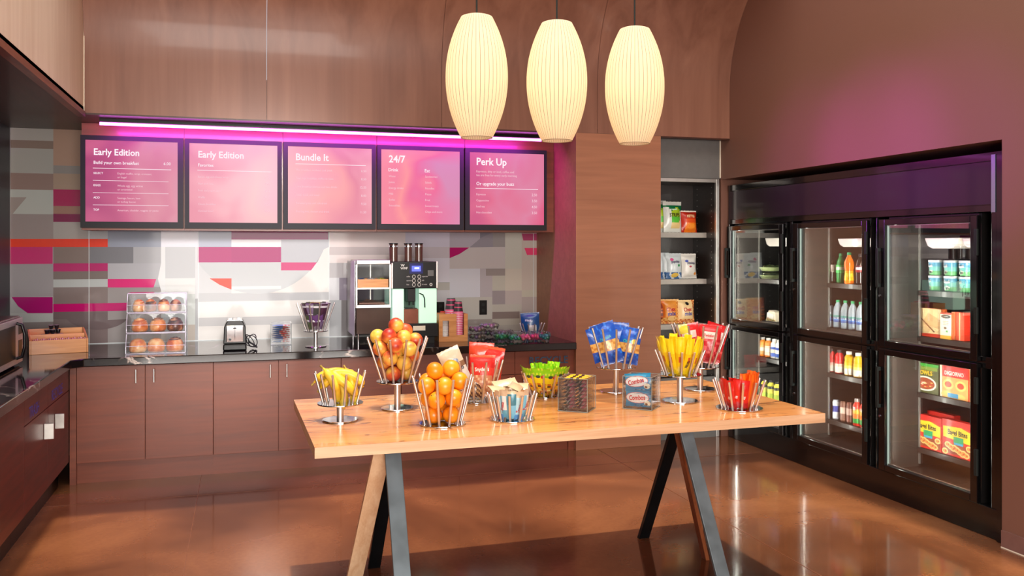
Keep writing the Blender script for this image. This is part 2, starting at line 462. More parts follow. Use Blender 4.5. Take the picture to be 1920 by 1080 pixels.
# ------------------------------------------------------------------ mesh building
class MB:
    def __init__(s):
        s.v = []; s.f = []; s.m = []; s.c = []

    def add(s, verts, faces, mi=0, col=(1, 1, 1), xf=None):
        o = len(s.v)
        if xf is not None:
            verts = [xf @ Vector(p) for p in verts]
        s.v.extend([tuple(p) for p in verts])
        for i, f in enumerate(faces):
            s.f.append(tuple(o + k for k in f)); s.m.append(mi)
            s.c.append(col[i] if isinstance(col, list) else col)
        return s

    def box(s, x0, x1, y0, y1, z0, z1, mi=0, col=(1, 1, 1), xf=None):
        v = [(x0, y0, z0), (x1, y0, z0), (x1, y1, z0), (x0, y1, z0), (x0, y0, z1), (x1, y0, z1), (x1, y1, z1), (x0, y1, z1)]
        f = [(0, 3, 2, 1), (4, 5, 6, 7), (0, 1, 5, 4), (1, 2, 6, 5), (2, 3, 7, 6), (3, 0, 4, 7)]
        return s.add(v, f, mi, col, xf)

    def prism(s, poly, y0, y1, mi=0, col=(1, 1, 1), axis='Y', xf=None):
        """poly of 2D points extruded along an axis"""
        n = len(poly)
        if axis == 'Y':
            g = lambda a, b, t: (a, t, b)
        elif axis == 'X':
            g = lambda a, b, t: (t, a, b)
        else:
            g = lambda a, b, t: (a, b, t)
        v = [g(a, b, y0) for a, b in poly] + [g(a, b, y1) for a, b in poly]
        area = sum(poly[i][0] * poly[(i + 1) % n][1] - poly[(i + 1) % n][0] * poly[i][1] for i in range(n))
        f = [tuple(range(n)), tuple(range(2 * n - 1, n - 1, -1))] + [(i, i + n, (i + 1) % n + n, (i + 1) % n) for i in range(n)]
        flip = (area < 0)
        if axis in ('Z', 'X'):
            flip = not flip
        if flip:
            f = [tuple(reversed(q)) for q in f]
        return s.add(v, f, mi, col, xf)

    def tube(s, path, r, n=10, mi=0, col=(1, 1, 1), caps=True, closed=False, radii=None, xf=None):
        P = [Vector(p) for p in path]
        m = len(P)
        v = []; f = []
        up = None
        for i, p in enumerate(P):
            if closed:
                d = P[(i + 1) % m] - P[i - 1]
            else:
                d = P[min(i + 1, m - 1)] - P[max(i - 1, 0)]
            d = d.normalized() if d.length > 1e-9 else Vector((0, 0, 1))
            if up is None:
                up = Vector((0, 0, 1)) if abs(d.z) < .9 else Vector((1, 0, 0))
            a = d.cross(up)
            if a.length < 1e-6:
                a = d.cross(Vector((0, 1, 0)))
            a.normalize(); b = d.cross(a).normalized(); up = a.cross(d) * -1 if False else b * -1
            up = b
            up = a.cross(d)
            rr = radii[i] if radii else r
            for k in range(n):
                t = 2 * pi * k / n
                v.append(p + a * (rr * cos(t)) + up * (rr * sin(t)))
        for i in range(m if closed else m - 1):
            j = (i + 1) % m
            for k in range(n):
                l = (k + 1) % n
                f.append((i * n + k, j * n + k, j * n + l, i * n + l))
        if caps and not closed:
            f.append(tuple(range(n))); f.append(tuple((m - 1) * n + k for k in reversed(range(n))))
        return s.add(v, f, mi, col, xf)

    def cyl(s, p0, p1, r, n=20, mi=0, col=(1, 1, 1), r2=None, xf=None):
        return s.tube([p0, p1], r, n, mi, col, radii=[r, r if r2 is None else r2], xf=xf)

    def lathe(s, prof, n=28, mi=0, cols=None, c=(0, 0), close=True, xf=None, col=(1, 1, 1), mis=None):
        """prof: list of (r, z) from bottom to top"""
        v = []; f = []; cc = []; mm = []
        for r, z in prof:
            for k in range(n):
                t = 2 * pi * k / n
                v.append((c[0] + r * cos(t), c[1] + r * sin(t), z))
        for i in range(len(prof) - 1):
            for k in range(n):
                l = (k + 1) % n
                f.append((i * n + k, i * n + l, (i + 1) * n + l, (i + 1) * n + k))
                cc.append(cols[i] if cols else col)
                mm.append(mis[i] if mis else mi)
        if close:
            if prof[0][0] > 1e-5:
                f.append(tuple(reversed(range(n)))); cc.append(cols[0] if cols else col); mm.append(mis[0] if mis else mi)
            if prof[-1][0] > 1e-5:
                f.append(tuple((len(prof) - 1) * n + k for k in range(n))); cc.append(cols[-1] if cols else col); mm.append(mis[-1] if mis else mi)
        o = len(s.f)
        s.add(v, f, mi, cc, xf)
        s.m[o:] = mm
        return s

    def text(s, txt, x, z, size, y=0, mi=0, col=(1, 1, 1), align='L', bold=0.0, surf=None, slant=0.0, squeeze=1.0, xf=None, rot=0.0):
        """upright lettering facing -Y; anchor on the baseline"""
        V, F, wd = letters(txt, bold)
        ox = {'L': 0, 'C': -wd / 2, 'R': -wd}[align]
        out = []
        for a, b in V:
            px = (a + ox) * size * squeeze + b * size * slant; pz = b * size
            if rot:
                px, pz = px * cos(rot) - pz * sin(rot), px * sin(rot) + pz * cos(rot)
            px += x; pz += z
            yy = y if surf is None else surf(px, pz)
            out.append((px, yy, pz))
        return s.add(out, F, mi, col, xf)

    def build(s, name, mats=None, parent=None, loc=None, rot=None, smooth=None, bevel=0, seg=2):
        me = bpy.data.meshes.new(name)
        me.from_pydata(s.v, [], s.f)
        if mats is None:
            mats = [M['print']]
        if not isinstance(mats, (list, tuple)):
            mats = [mats]
        for m in mats:
            me.materials.append(m)
        me.polygons.foreach_set('material_index', s.m)
        ca = me.color_attributes.new('Col', 'FLOAT_COLOR', 'CORNER')
        buf = []
        for p, c in zip(s.f, s.c):
            buf.extend((c[0], c[1], c[2], 1.0) * len(p))
        ca.data.foreach_set('color', buf)
        if smooth is not None:
            me.polygons.foreach_set('use_smooth', [True] * len(me.polygons))
            if smooth < 180:
                me.set_sharp_from_angle(angle=RAD(smooth))
        me.update()
        o = bpy.data.objects.new(name, me)
        COL.objects.link(o)
        if parent is not None:
            o.parent = parent
        if loc is not None:
            o.location = loc
        if rot is not None:
            o.rotation_euler = rot if isinstance(rot, (tuple, list, Euler)) else (0, 0, rot)
        if bevel:
            b = o.modifiers.new('bevel', 'BEVEL'); b.width = bevel; b.segments = seg; b.limit_method = 'ANGLE'; b.angle_limit = RAD(40)
        return o


_LET = {}


def letters(txt, bold=0.0):
    k = (txt, bold)
    if k in _LET:
        return _LET[k]
    cu = bpy.data.curves.new('lettering', 'FONT')
    cu.body = txt; cu.size = 1.0; cu.resolution_u = 2; cu.offset = bold
    ob = bpy.data.objects.new('lettering', cu)
    COL.objects.link(ob)
    dg = bpy.context.evaluated_depsgraph_get()
    me = ob.evaluated_get(dg).to_mesh()
    V = [(v.co.x, v.co.y) for v in me.vertices]
    F = []
    for p in me.polygons:
        q = tuple(p.vertices)
        F.append(q if p.normal.z > 0 else tuple(reversed(q)))
    wd = max([a for a, b in V] or [0])
    ob.evaluated_get(dg).to_mesh_clear()
    COL.objects.unlink(ob)
    bpy.data.objects.remove(ob); bpy.data.curves.remove(cu)
    _LET[k] = (V, F, wd)
    return _LET[k]


def tag(o, label=None, cat=None, group=None, kind=None):
    if label: o['label'] = label
    if cat: o['category'] = cat
    if group: o['group'] = group
    if kind: o['kind'] = kind
    return o


def thing(name, label, cat, loc=(0, 0, 0), rotz=0, group=None):
    o = bpy.data.objects.new(name, None)
    COL.objects.link(o)
    o.empty_display_size = .05
    o.location = loc
    o.rotation_euler = (0, 0, rotz)
    return tag(o, label, cat, group)


def copy_tree(o, parent=None, loc=None, rot=None, label=None):
    c = o.copy(); COL.objects.link(c)
    if parent is not None: c.parent = parent
    if loc is not None: c.location = loc
    if rot is not None: c.rotation_euler = rot if isinstance(rot, (tuple, list, Euler)) else (0, 0, rot)
    if label: c['label'] = label
    for ch in list(o.children):
        d = ch.copy(); COL.objects.link(d); d.parent = c
        for g in list(ch.children):
            e = g.copy(); COL.objects.link(e); e.parent = d
    return c


ORD = ['first', 'second', 'third', 'fourth', 'fifth', 'sixth', 'seventh', 'eighth', 'ninth', 'tenth', 'eleventh', 'twelfth', 'thirteenth', 'fourteenth', 'fifteenth', 'sixteenth', 'seventeenth', 'eighteenth', 'nineteenth', 'twentieth', 'twenty-first', 'twenty-second', 'twenty-third', 'twenty-fourth']


def nth(i, n):
    if i == 0: return 'leftmost'
    if i == n - 1: return 'rightmost'
    return ORD[i] + ' from the left'


def struct(o):
    o['kind'] = 'structure'
    return o
# ================================================================== THE ROOM
XL, XR, YB, YF = -1.82, 4.18, 8.1, -3.6
YP = 7.04            # face of the panelling and the column
ZS = 2.70            # underside of the soffits
ZC = 6.8

b = MB()
b.box(XL - .2, 6.2, YF - .2, YB + .2, -.1, 0)
o = b.build('floor', M['floor']); struct(o)
# saw-cut joints in the slab
b = MB()
jl = M['steel_dark']
b.box(XL, XR, 6.53, 6.534, 0.0005, .0016)
b.box(-.30, -.297, YF, 7.1, 0.0005, .0016)
b.box(2.9, 2.903, YF, 7.1, 0.0005, .0016)
struct(b.build('trim_1', plain('floor_joint', (126, 82, 58), .4, noise=0)))

# back wall behind the counter, dressed with back-painted glass
b = MB(); b.box(XL - .2, 6.2, YB, YB + .15, 0, 3.2); struct(b.build('wall_back', M['grey_panel']))

g = MB()
gy = YB - .006
def gr(u0, v0, u1, v1, c):
    gr.k += .00004
    p = on_y(u0, v0, gy); q = on_y(u1, v0, gy)
    z1 = on_y(u0, v1, gy).z
    c = lin(c)
    g.add([(p.x, gy - gr.k, p.z), (p.x, gy - gr.k, z1), (q.x, gy - gr.k, z1), (q.x, gy - gr.k, p.z)], [(0, 1, 2, 3)], 0, c)
gr.k = 0.0
def gp(pts, c):
    gr.k += .00004
    v = [on_y(u, vv, gy) for u, vv in pts]
    n = len(v)
    a = sum(v[i].x * v[(i + 1) % n].z - v[(i + 1) % n].x * v[i].z for i in range(n))
    idx = tuple(range(n)) if a > 0 else tuple(reversed(range(n)))
    g.add([(p.x, gy - gr.k, p.z) for p in v], [idx], 0, lin(c))
# ground tone
g.box(XL, 2.707, gy, YB, .90, ZS - .002, 0, lin((176, 178, 182)))
def lay():
    gr.k += .00015
lay()
A = [(17, 236, 100, 262, (176, 172, 166)), (17, 262, 100, 277, (140, 122, 112)), (17, 277, 100, 324, (170, 168, 162)),
     (17, 324, 100, 355, (146, 122, 114)), (17, 355, 100, 401, (184, 188, 182)), (17, 401, 100, 448, (152, 140, 138)),
     (17, 495, 100, 557, (160, 156, 160)), (17, 557, 100, 587, (176, 178, 180)), (17, 587, 100, 605, (184, 188, 188)), (17, 605, 100, 648, (142, 134, 134)),
     (100, 236, 160, 310, (178, 146, 128)), (100, 310, 160, 325, (148, 142, 138)), (100, 325, 160, 355, (170, 146, 128)),
     (100, 355, 160, 386, (170, 12, 84)), (100, 386, 160, 401, (160, 120, 104)), (100, 401, 160, 416, (128, 6, 72)),
     (100, 416, 165, 448, (170, 164, 160)),
     (100, 463, 168, 494, (134, 118, 112)), (168, 463, 250, 494, (124, 124, 130)), (250, 463, 302, 494, (170, 170, 175)),
     (100, 494, 202, 509, (186, 26, 108)), (100, 509, 202, 524, (126, 114, 110)), (100, 524, 202, 539, (186, 192, 192)),
     (100, 539, 202, 570, (132, 118, 116)), (100, 585, 202, 648, (124, 110, 110)),
     (202, 433, 302, 463, (146, 152, 168)), (202, 494, 302, 523, (178, 178, 184)), (202, 539, 302, 648, (150, 144, 144)),
     (302, 463, 366, 522, (196, 198, 202)), (366, 463, 371, 560, (214, 216, 220)), (302, 522, 366, 552, (222, 224, 224)), (302, 552, 366, 610, (200, 206, 204)), (302, 610, 366, 648, (186, 178, 170)),
     (302, 433, 371, 463, (226, 226, 236)), (371, 433, 434, 463, (178, 184, 202)),
     (434, 449, 527, 463, (232, 230, 234)), (371, 492, 434, 550, (206, 208, 212)), (527, 449, 617, 492, (190, 190, 198)),
     (371, 550, 617, 566, (192, 194, 198)), (371, 566, 617, 596, (228, 226, 224)), (371, 596, 617, 612, (196, 196, 198)), (371, 612, 617, 648, (224, 222, 220)),
     (434, 463, 617, 550, (228, 224, 222)),
     (617, 433, 760, 463, (226, 212, 212)), (617, 463, 760, 478, (196, 184, 186)), (617, 478, 760, 493, (228, 214, 214)), (617, 493, 660, 521, (178, 174, 178)),
     (617, 521, 636, 563, (206, 206, 212)), (636, 521, 700, 563, (134, 126, 140)), (617, 563, 640, 648, (170, 172, 176)), (640, 563, 735, 648, (120, 116, 118)),
     (760, 433, 843, 463, (206, 202, 218)), (760, 463, 843, 484, (198, 190, 198)), (760, 484, 843, 530, (212, 210, 222)), (820, 530, 843, 545, (186, 184, 180)), (760, 545, 850, 648, (206, 206, 212)),
     (843, 436, 900, 463, (178, 172, 184)), (900, 436, 924, 463, (136, 134, 146)), (924, 436, 947, 463, (156, 152, 152)), (843, 463, 947, 504, (196, 190, 190)),
     (843, 504, 900, 558, (208, 210, 220)), (900, 504, 925, 558, (184, 178, 184)), (911, 504, 947, 517, (154, 146, 144)), (923, 517, 947, 545, (192, 190, 180)),
     (923, 545, 947, 571, (158, 150, 154)), (850, 558, 923, 600, (192, 190, 184)), (923, 571, 978, 585, (188, 184, 176)), (923, 585, 974, 598, (136, 122, 118)),
     (840, 600, 923, 612, (158, 150, 146)), (923, 598, 978, 612, (180, 174, 164)), (840, 612, 1010, 648, (170, 164, 158)),
     (947, 436, 978, 504, (198, 198, 188)), (947, 504, 978, 545, (204, 198, 186)), (947, 545, 978, 571, (190, 180, 178)),
     (978, 436, 1010, 544, (198, 186, 178)), (978, 544, 1010, 557, (196, 192, 178)), (978, 557, 1010, 600, (180, 168, 166)), (974, 585, 1010, 640, (176, 164, 160))]
for a in A:
    gr(*a)
lay()
gp([(18, 370), (50, 370), (24, 401), (18, 401)], (160, 148, 142))
gp([(17, 448), (202, 448), (202, 463), (17, 463)], (232, 58, 26))
gr(17, 463, 99, 495, (200, 34, 112))
gp([(22, 557), (99, 557), (99, 587), (52, 587), (34, 574)], (168, 28, 112))
gr(100, 570, 243, 585, (190, 24, 108))
gp([(202, 523), (293, 523), (288, 539), (202, 539)], (214, 28, 116))
gr(371, 463, 434, 492, (178, 22, 112)); gr(434, 463, 528, 492, (172, 22, 110))
gr(434, 433, 615, 449, (150, 24, 100))
gp([(527, 492), (594, 492), (583, 507), (527, 507)], (206, 26, 116))
# big disc
def arc(cx, cy, rx, ry, t0, t1, n=22):
    return [(cx + rx * cos(RAD(t0 + (t1 - t0) * i / n)), cy + ry * sin(RAD(t0 + (t1 - t0) * i / n))) for i in range(n + 1)]
d1 = [p for p in arc(482, 410, 137, 141, 24, 154) if p[1] >= 492]
gr.k += .00004
gp([(371, 492)] + list(reversed([p for p in d1])) + [(600, 492)], (198, 202, 206))
gr.k += .00004
gp([(527, 449), (617, 449), (617, 463)] + [p for p in arc(482, 410, 137, 141, 24, 37, 6)] + [(583, 507), (594, 492), (527, 492)], (188, 190, 198))
gp([(527, 492), (594, 492), (583, 507), (527, 507)], (206, 26, 116))
gp([(393, 522), (434, 522), (434, 543), (412, 534)], (232, 66, 40))
gr(434, 537, 527, 543, (228, 226, 226))
# arcs on the left
gp([(202, 600)] + arc(182, 588, 60, 30, 20, 160, 14) + [(100, 598), (100, 585), (202, 585)], (112, 98, 100))
gp([(843, 464), (880, 464), (862, 476), (843, 484)], (178, 26, 104))
gp([(978, 438), (1010, 438), (1010, 451), (981, 451)], (176, 66, 108))
gp([(983, 465), (1010, 465), (1010, 478), (988, 478)], (232, 66, 116))
gp([(880, 464), (903, 445), (924, 436), (924, 463)], (150, 146, 156))
gp([(302, 463), (302, 494), (296, 523), (302, 545), (310, 545), (310, 463)], (224, 226, 228))
o = g.build('wall_cladding', M['glass_print']); tag(o, kind='structure')
b = MB()
for u in (167, 372, 617, 1000):
    p = on_y(u, 500, YB - .01)
    b.box(p.x - .0022, p.x + .0022, YB - .0135, YB - .006, .92, ZS)
b.box(XL + .0, XL + .012, YB - .03, YB - .006, .92, ZS)
b.box(XL, 2.707, YB - .011, YB - .006, .92, .926)
struct(b.build('trim_2', plain('glass_joint', (215, 222, 225), .2, noise=0)))

# left wall: dark metal cladding above the counter
b = MB(); b.box(XL - .15, XL, YF, YB, 0, ZC); struct(b.build('wall_left', M['grey_panel']))
b = MB(); b.box(XL, XL + .012, 2.0, YB - .03, .92, ZS)
for y in (3.2, 4.4, 5.6, 6.8):
    b.box(XL + .012, XL + .014, y - .002, y + .002, .92, ZS)
o = b.build('trim_3', plain('blued_steel_cladding', (34, 36, 44), .4, .3, noise=.3, nscale=3)); struct(o)

# soffit over the left counter and over the back counter (one L-shaped lid)
b = MB()
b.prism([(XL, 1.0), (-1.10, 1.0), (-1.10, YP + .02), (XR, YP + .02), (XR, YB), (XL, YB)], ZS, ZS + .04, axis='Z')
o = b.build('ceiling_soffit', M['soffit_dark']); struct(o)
# cream board above the left soffit
b = MB(); b.box(-1.13, -1.10, 1.0, YP, ZS + .0, ZC)
o = b.build('wall_left_upper', M['cream_board']); struct(o)
b = MB(); b.box(-1.135, -1.085, 1.0, YP - .03, ZS - .035, ZS + .004)
struct(b.build('trim_4', wood('red_trim', (92, 40, 24), (130, 66, 40), 'Y', 1, .35, .2)))
b = MB(); b.box(-1.10, -1.094, YP - .012, YP - .002, ZS, ZC); struct(b.build('trim_5', M['white_warm']))

# panelled bulkhead that coves forward at the top
Z0, RC = 3.10, 1.12
prof = [(YP, ZS), (YP, Z0)]
for i in range(1, 17):
    t = RAD(90) * i / 16
    prof.append((YP - RC * (1 - cos(t)), Z0 + RC * sin(t)))
seam = [on_y(500, 150, YP).x, on_y(828, 150, YP).x, on_y(1120, 150, YP).x]
xs = [-1.10] + seam + [XR]
b = MB()
for i in range(len(xs) - 1):
    x0, x1 = xs[i] + .0015, xs[i + 1] - .0015
    n = len(prof)
    v = [(x0, y, z) for y, z in prof] + [(x1, y, z) for y, z in prof]
    f = [(k, n + k, n + k + 1, k + 1) for k in range(n - 1)]
    b.add(v, f)
    # thickness behind
    off = [(y + .03 * (1 if k < 2 else cos(RAD(90) * (k - 1) / 16)), z + (0 if k < 2 else .03 * sin(RAD(90) * (k - 1) / 16))) for k, (y, z) in enumerate(prof)]
    v2 = [(x0, y, z) for y, z in off] + [(x1, y, z) for y, z in off]
    b.add(v2, [(k + 1, n + k + 1, n + k, k) for k in range(n - 1)])
o = b.build('wall_panelling', M['plywood'], smooth=40); struct(o)
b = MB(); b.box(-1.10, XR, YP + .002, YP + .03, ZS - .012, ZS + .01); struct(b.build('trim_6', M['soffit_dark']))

# right wall with the recess for the fridge
ZR, YR0, YR1 = 2.345, 4.06, 7.19
b = MB()
b.box(XR, XR + .2, YF, YR0, 0, ZC)
b.box(XR, XR + .2, YR0, YB + .2, ZR, ZC)
b.box(XR, XR + .9, YR1, YR1 + .2, 0, ZR)
b.box(XR + .2, XR + 1.0, YR0 - .1, YR0, 0, ZR)
b.box(XR + .9, XR + 1.0, YR0, YR1, 0, ZR)
b.box(XR + .2, XR + 1.0, YR0 - .1, YR1 + .2, ZR, ZR + .05)
o = b.build('wall_right', M['wall']); struct(o)
b = MB(); b.box(XR - .012, XR, YF, YR0 - .005, 0, .10); struct(b.build('baseboard_right', plain('brown_baseboard', (128, 92, 84), .35, 0, .2)))
b = MB(); b.box(XR - .014, XR - .0, YF, YR0 - .005, .0, .006); struct(b.build('trim_7', M['white_warm']))

# wall behind the viewer with its tall windows, and the rooflight surround
b = MB()
b.box(XL, -1.75, YF - .15, YF, 0, ZC); b.box(2.15, XR, YF - .15, YF, 0, ZC)
b.box(-1.75, 2.15, YF - .15, YF, 3.2, ZC); b.box(-1.75, 2.15, YF - .15, YF, 0, .3)
struct(b.build('wall_front', M['wall']))
b = MB()
for x in (-1.75, -.45, .85, 2.10):
    b.box(x, x + .05, YF - .1, YF + .05, .3, 3.2)
b.box(-1.75, 2.15, YF - .1, YF + .05, 3.15, 3.2); b.box(-1.75, 2.15, YF - .1, YF + .05, .3, .35)
struct(b.build('window_1', M['black']))
b = MB()
b.box(XL, XR, YF, .2, ZC, ZC + .1); b.box(XL, -1.13, .2, YB, ZC, ZC + .1); b.box(-1.13, XR, 6.9, YB, ZC, ZC + .1)
struct(b.build('ceiling', M['white_warm']))

# ================================================================== COLUMN, GREY PANEL
b = MB(); b.box(2.707, 3.50, YP, YB - .0, 0, ZS - .001)
o = b.build('wall_column', M['column'], bevel=.002); struct(o)
b = MB(); b.box(3.50, XR, 7.20, 7.26, 2.352, ZS - .001); struct(b.build('wall_grey_panel', M['grey_panel']))
b = MB(); b.box(XR - .012, XR - .002, 7.19, 7.20, 2.36, ZS - .002); struct(b.build('trim_8', M['white_warm']))

# ================================================================== BASE CABINETS
ZT, ZB = .92, .86
FY = 7.08
doors_x = [-1.156, -.691, -.213, .265, .743, 1.221, 1.699, 2.177, 2.655]
def cabinet(x0, xm, x1, label, handle_side=True, bins=False):
    t = thing('base_cabinet', label, 'cabinet', ((x0 + x1) / 2, FY + .02, 0), 0, 'wooden base cabinets under the back counter')
    cx = (x0 + x1) / 2
    b = MB(); b.box(x0 - cx + .001, x1 - cx - .001, 0, .9, .15, ZB - .004); b.build('body', M['cabinet'], t)
    b = MB(); b.box(x0 - cx, x1 - cx, .012, .03, .0, .152); b.build('toe_board', M['cabinet'], t)
    for a, c, left in ((x0, xm, True), (xm, x1, False)):
        if bins:
            b = MB(); b.box(a - cx + .002, c - cx - .002, -.02, -.001, .153, .660); d = b.build('door', M['cabinet'], t, bevel=.0015)
            b = MB(); b.box(a - cx + .002, c - cx - .002, -.02, -.001, .666, ZB - .006); b.build('top_panel', M['cabinet'], t, bevel=.0015)
            zc = .595
        else:
            b = MB(); b.box(a - cx + .002, c - cx - .002, -.02, -.001, .153, ZB - .006); d = b.build('door', M['cabinet'], t, bevel=.0015)
            zc = .775
        hx = (c - .062 if left else a + .062) - cx
        if bins: hx = (c - .05 if left else a + .07) - cx
        b = MB()
        b.cyl((hx, -.046, zc - .05), (hx, -.046, zc + .05), .006, 12)
        b.cyl((hx, -.046, zc - .035), (hx, -.02, zc - .035), .004, 8); b.cyl((hx, -.046, zc + .035), (hx, -.02, zc + .035), .004, 8)
        b.build('handle', M['brushed'], d, smooth=40)
    return t
cabinet(doors_x[0], doors_x[1], doors_x[2], 'brown wooden two-door base cabinet at the left corner below the bread case')
cabinet(doors_x[2], doors_x[3], doors_x[4], 'brown wooden two-door base cabinet below the toaster and the glass tub')
cabinet(doors_x[4], doors_x[5], doors_x[6], 'brown wooden base cabinet below the coffee machine, behind the table')
t = cabinet(doors_x[6], doors_x[7], doors_x[8], 'brown wooden recycling cabinet beside the wooden column', bins=True)
b = MB()
b.text('RECYCLE', 2.292 - .0, .747, .085, y=FY - .0215 + .0, align='L', bold=.02)
o = b.build('lettering', M['dark_blue_letters']); tag(o, 'blue recycle lettering on the cabinet beside the column', 'lettering')
o.parent = t; o.location = (-t.location.x, -t.location.y, 0); del o['category']; o['label'] = 'blue recycle lettering'
# corner filler
b = MB(); b.box(-1.20, -1.157, FY, FY + .5, 0, ZB - .002); b.box(2.656, 2.706, FY + .01, FY + .4, 0, ZB - .002)
o = b.build('filler_strip', M['cabinet']); struct(o); o.name = 'trim_9'

# left run of cabinets, seen edge-on
def side_cabinet(y0, y1, label, word=None, handle=None):
    t = thing('base_cabinet', label, 'cabinet', (-1.22, (y0 + y1) / 2, 0), 0, 'wooden base cabinets under the left counter')
    cy = (y0 + y1) / 2
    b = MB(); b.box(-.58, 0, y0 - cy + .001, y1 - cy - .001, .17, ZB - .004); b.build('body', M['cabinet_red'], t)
    b = MB(); b.box(-.07, -.05, y0 - cy, y1 - cy, 0, .17); b.build('toe_board', M['black'], t)
    if word:
        b = MB(); b.box(.0, .02, y0 - cy + .002, y1 - cy - .002, .175, .690); d = b.build('door', M['cabinet_red'], t, bevel=.0015)
        b = MB(); b.box(.0, .02, y0 - cy + .002, y1 - cy - .002, .696, ZB - .006); p = b.build('top_panel', M['cabinet_red'], t, bevel=.0015)
        rt = Matrix.Translation((.0212, word[1] - cy, .715)) @ Matrix.Rotation(pi / 2, 4, 'Z')
        b = MB(); b.text(word[0], 0, 0, .10, bold=.0, squeeze=.9, xf=rt)
        q = b.build('lettering', M['blue_letters'], t); q['label'] = 'blue ' + word[0].lower() + ' lettering'
        hy = handle - cy
        b = MB(); b.box(.0205, .078, hy - .006, hy + .006, .512, .612)
        b.build('handle', M['steel_frame'], d, bevel=.003)
    else:
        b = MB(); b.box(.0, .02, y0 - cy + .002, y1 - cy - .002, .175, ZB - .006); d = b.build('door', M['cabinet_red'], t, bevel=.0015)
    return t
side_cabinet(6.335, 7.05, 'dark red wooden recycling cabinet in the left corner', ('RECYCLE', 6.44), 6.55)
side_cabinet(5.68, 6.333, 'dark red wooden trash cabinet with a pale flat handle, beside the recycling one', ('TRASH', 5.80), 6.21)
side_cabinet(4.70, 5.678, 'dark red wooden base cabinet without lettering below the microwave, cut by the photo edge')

# ================================================================== COUNTERTOP
b = MB()
b.prism([(XL + .012, 3.2), (-1.17, 3.2), (-1.17, 6.94), (-1.10, 7.02), (2.706, 7.02), (2.706, YB - .012), (XL + .012, YB - .012)], ZB, ZT, axis='Z')
o = b.build('countertop', M['marble'], bevel=.006)
tag(o, 'L-shaped black marble countertop with white veins along the back and left walls', 'countertop')

# ================================================================== MENU BOARD CABINET
YM = 7.60
b = MB()
mx = [-1.205] + [on_y(u, 300, YM).x for u in (345.5, 530.5, 706.5, 871.5)] + [2.706]
for i in range(5):
    b.box(mx[i] + .0015, mx[i + 1] - .0015, YM, YM + .02, 1.862, ZS - .002)
b.box(-1.205, 2.706, YM + .02, YB - .012, 1.862, ZS - .002)
o = b.build('wall_menu_box', M['cabinet']); struct(o)

b = MB()
pL = on_y(187, 230, 7.3); pR = on_y(1020, 262, 7.3)
b.box(pL.x, pR.x, 7.285, 7.33, 2.655, 2.697, 1)
b.cyl((pL.x + .0, 7.30, 2.660), (pR.x, 7.30, 2.660), .012, 12, 0)
o = thing('strip_light', 'long magenta light strip under the soffit above the menu screens', 'light strip', ((pL.x + pR.x) / 2, 7.3, 2.66))
b1 = MB(); b1.cyl((-(pR.x - pL.x) / 2, 0, -.002), ((pR.x - pL.x) / 2, 0, -.002), .0115, 12); b1.build('tube', M['magenta_tube'], o, smooth=60)
b1 = MB(); b1.box(-(pR.x - pL.x) / 2, (pR.x - pL.x) / 2, -.016, .016, .012, .037); b1.build('housing', M['black'], o)

PINK = [[(170, 60, 110), (200, 90, 130), (214, 130, 150), (200, 140, 160)],
        [(222, 130, 150), (236, 160, 170), (240, 170, 172), (238, 160, 176)],
        [(234, 150, 166), (244, 156, 156), (226, 130, 150), (240, 164, 176)],
        [(240, 130, 150), (250, 150, 150), (236, 110, 150), (214, 140, 176)],
        [(206, 90, 130), (224, 110, 140), (220, 130, 160), (224, 90, 130)]]
SCR = [  # outer u0,u1, screen u0,u1, v top-left, v bottom-left
    (150, 344, 160, 333, 252, 262, 416, 428), (346, 529, 355, 520, 258, 266, 417, 429), (531, 705, 540, 697, 264, 272, 418, 430),
    (707, 870, 715, 862, 269, 277, 420, 431), (872, 1025.5, 881, 1020, 276, 284, 421, 431)]
YQ = 7.55
def px(v0, u):   # local scale, metres per pixel
    return (on_y(u + 1, v0, YQ) - on_y(u, v0, YQ)).x
def screen(i, label, rows):
    u0, u1, s0, s1, v0, v1, v2, v3 = SCR[i]
    x0, x1 = on_y(u0, v0, YQ).x, on_y(u1, v0, YQ).x
    z1, z0 = 2.598, 1.878
    sx0, sx1 = on_y(s0, v1, YQ).x, on_y(s1, v1, YQ).x
    sz1, sz0 = 2.562, 1.926
    cx = (x0 + x1) / 2
    t = thing('menu_screen', label, 'screen', (cx, YQ, 1.878), 0, 'menu screens above the back counter')
    b = MB()
    b.prism([(x0 - cx + .002, 0), (x1 - cx - .002, 0), (x1 - cx - .002, z1 - z0), (x0 - cx + .002, z1 - z0)], .006, YM - YQ - .001)
    # raised rim round the display
    X0, X1, Z0_, Z1_ = x0 - cx + .002, x1 - cx - .002, 0, z1 - z0
    a0, a1, c0, c1 = sx0 - cx, sx1 - cx, sz0 - z0, sz1 - z0
    b.box(X0, a0, 0, .006, Z0_, Z1_); b.box(a1, X1, 0, .006, Z0_, Z1_); b.box(a0, a1, 0, .006, Z0_, c0); b.box(a0, a1, 0, .006, c1, Z1_)
    b.build('bezel', M['bezel'], t)
    b = MB()
    b.box(a0, a1, .003, .0058, c0, c1, 0)
    for r in rows:
        if r[0] == 'L':      # rule
            _, ua, ub, v, th = r
            pa = on_y(ua, v, YQ); pb = on_y(ub, v, YQ)
            b.box(pa.x - cx, pb.x - cx, .0018, .0028, pa.z - z0 - th / 2, pa.z - z0 + th / 2, 1)
        else:
            txt, u, v, cap, al = r[:5]
            bold = r[5] if len(r) > 5 else 0
            mi = r[6] if len(r) > 6 else 1
            p = on_y(u, v, YQ)
            b.text(txt, p.x - cx, p.z - z0, cap * px(v, u) / .70, y=.0015, mi=mi, align=al, bold=bold, squeeze=.93)
    b.build('display', [screen_mat('menu_wash', PINK[i], 1.0, i * 1.7), M['menu_text'], M['menu_text_soft']], t)
    return t
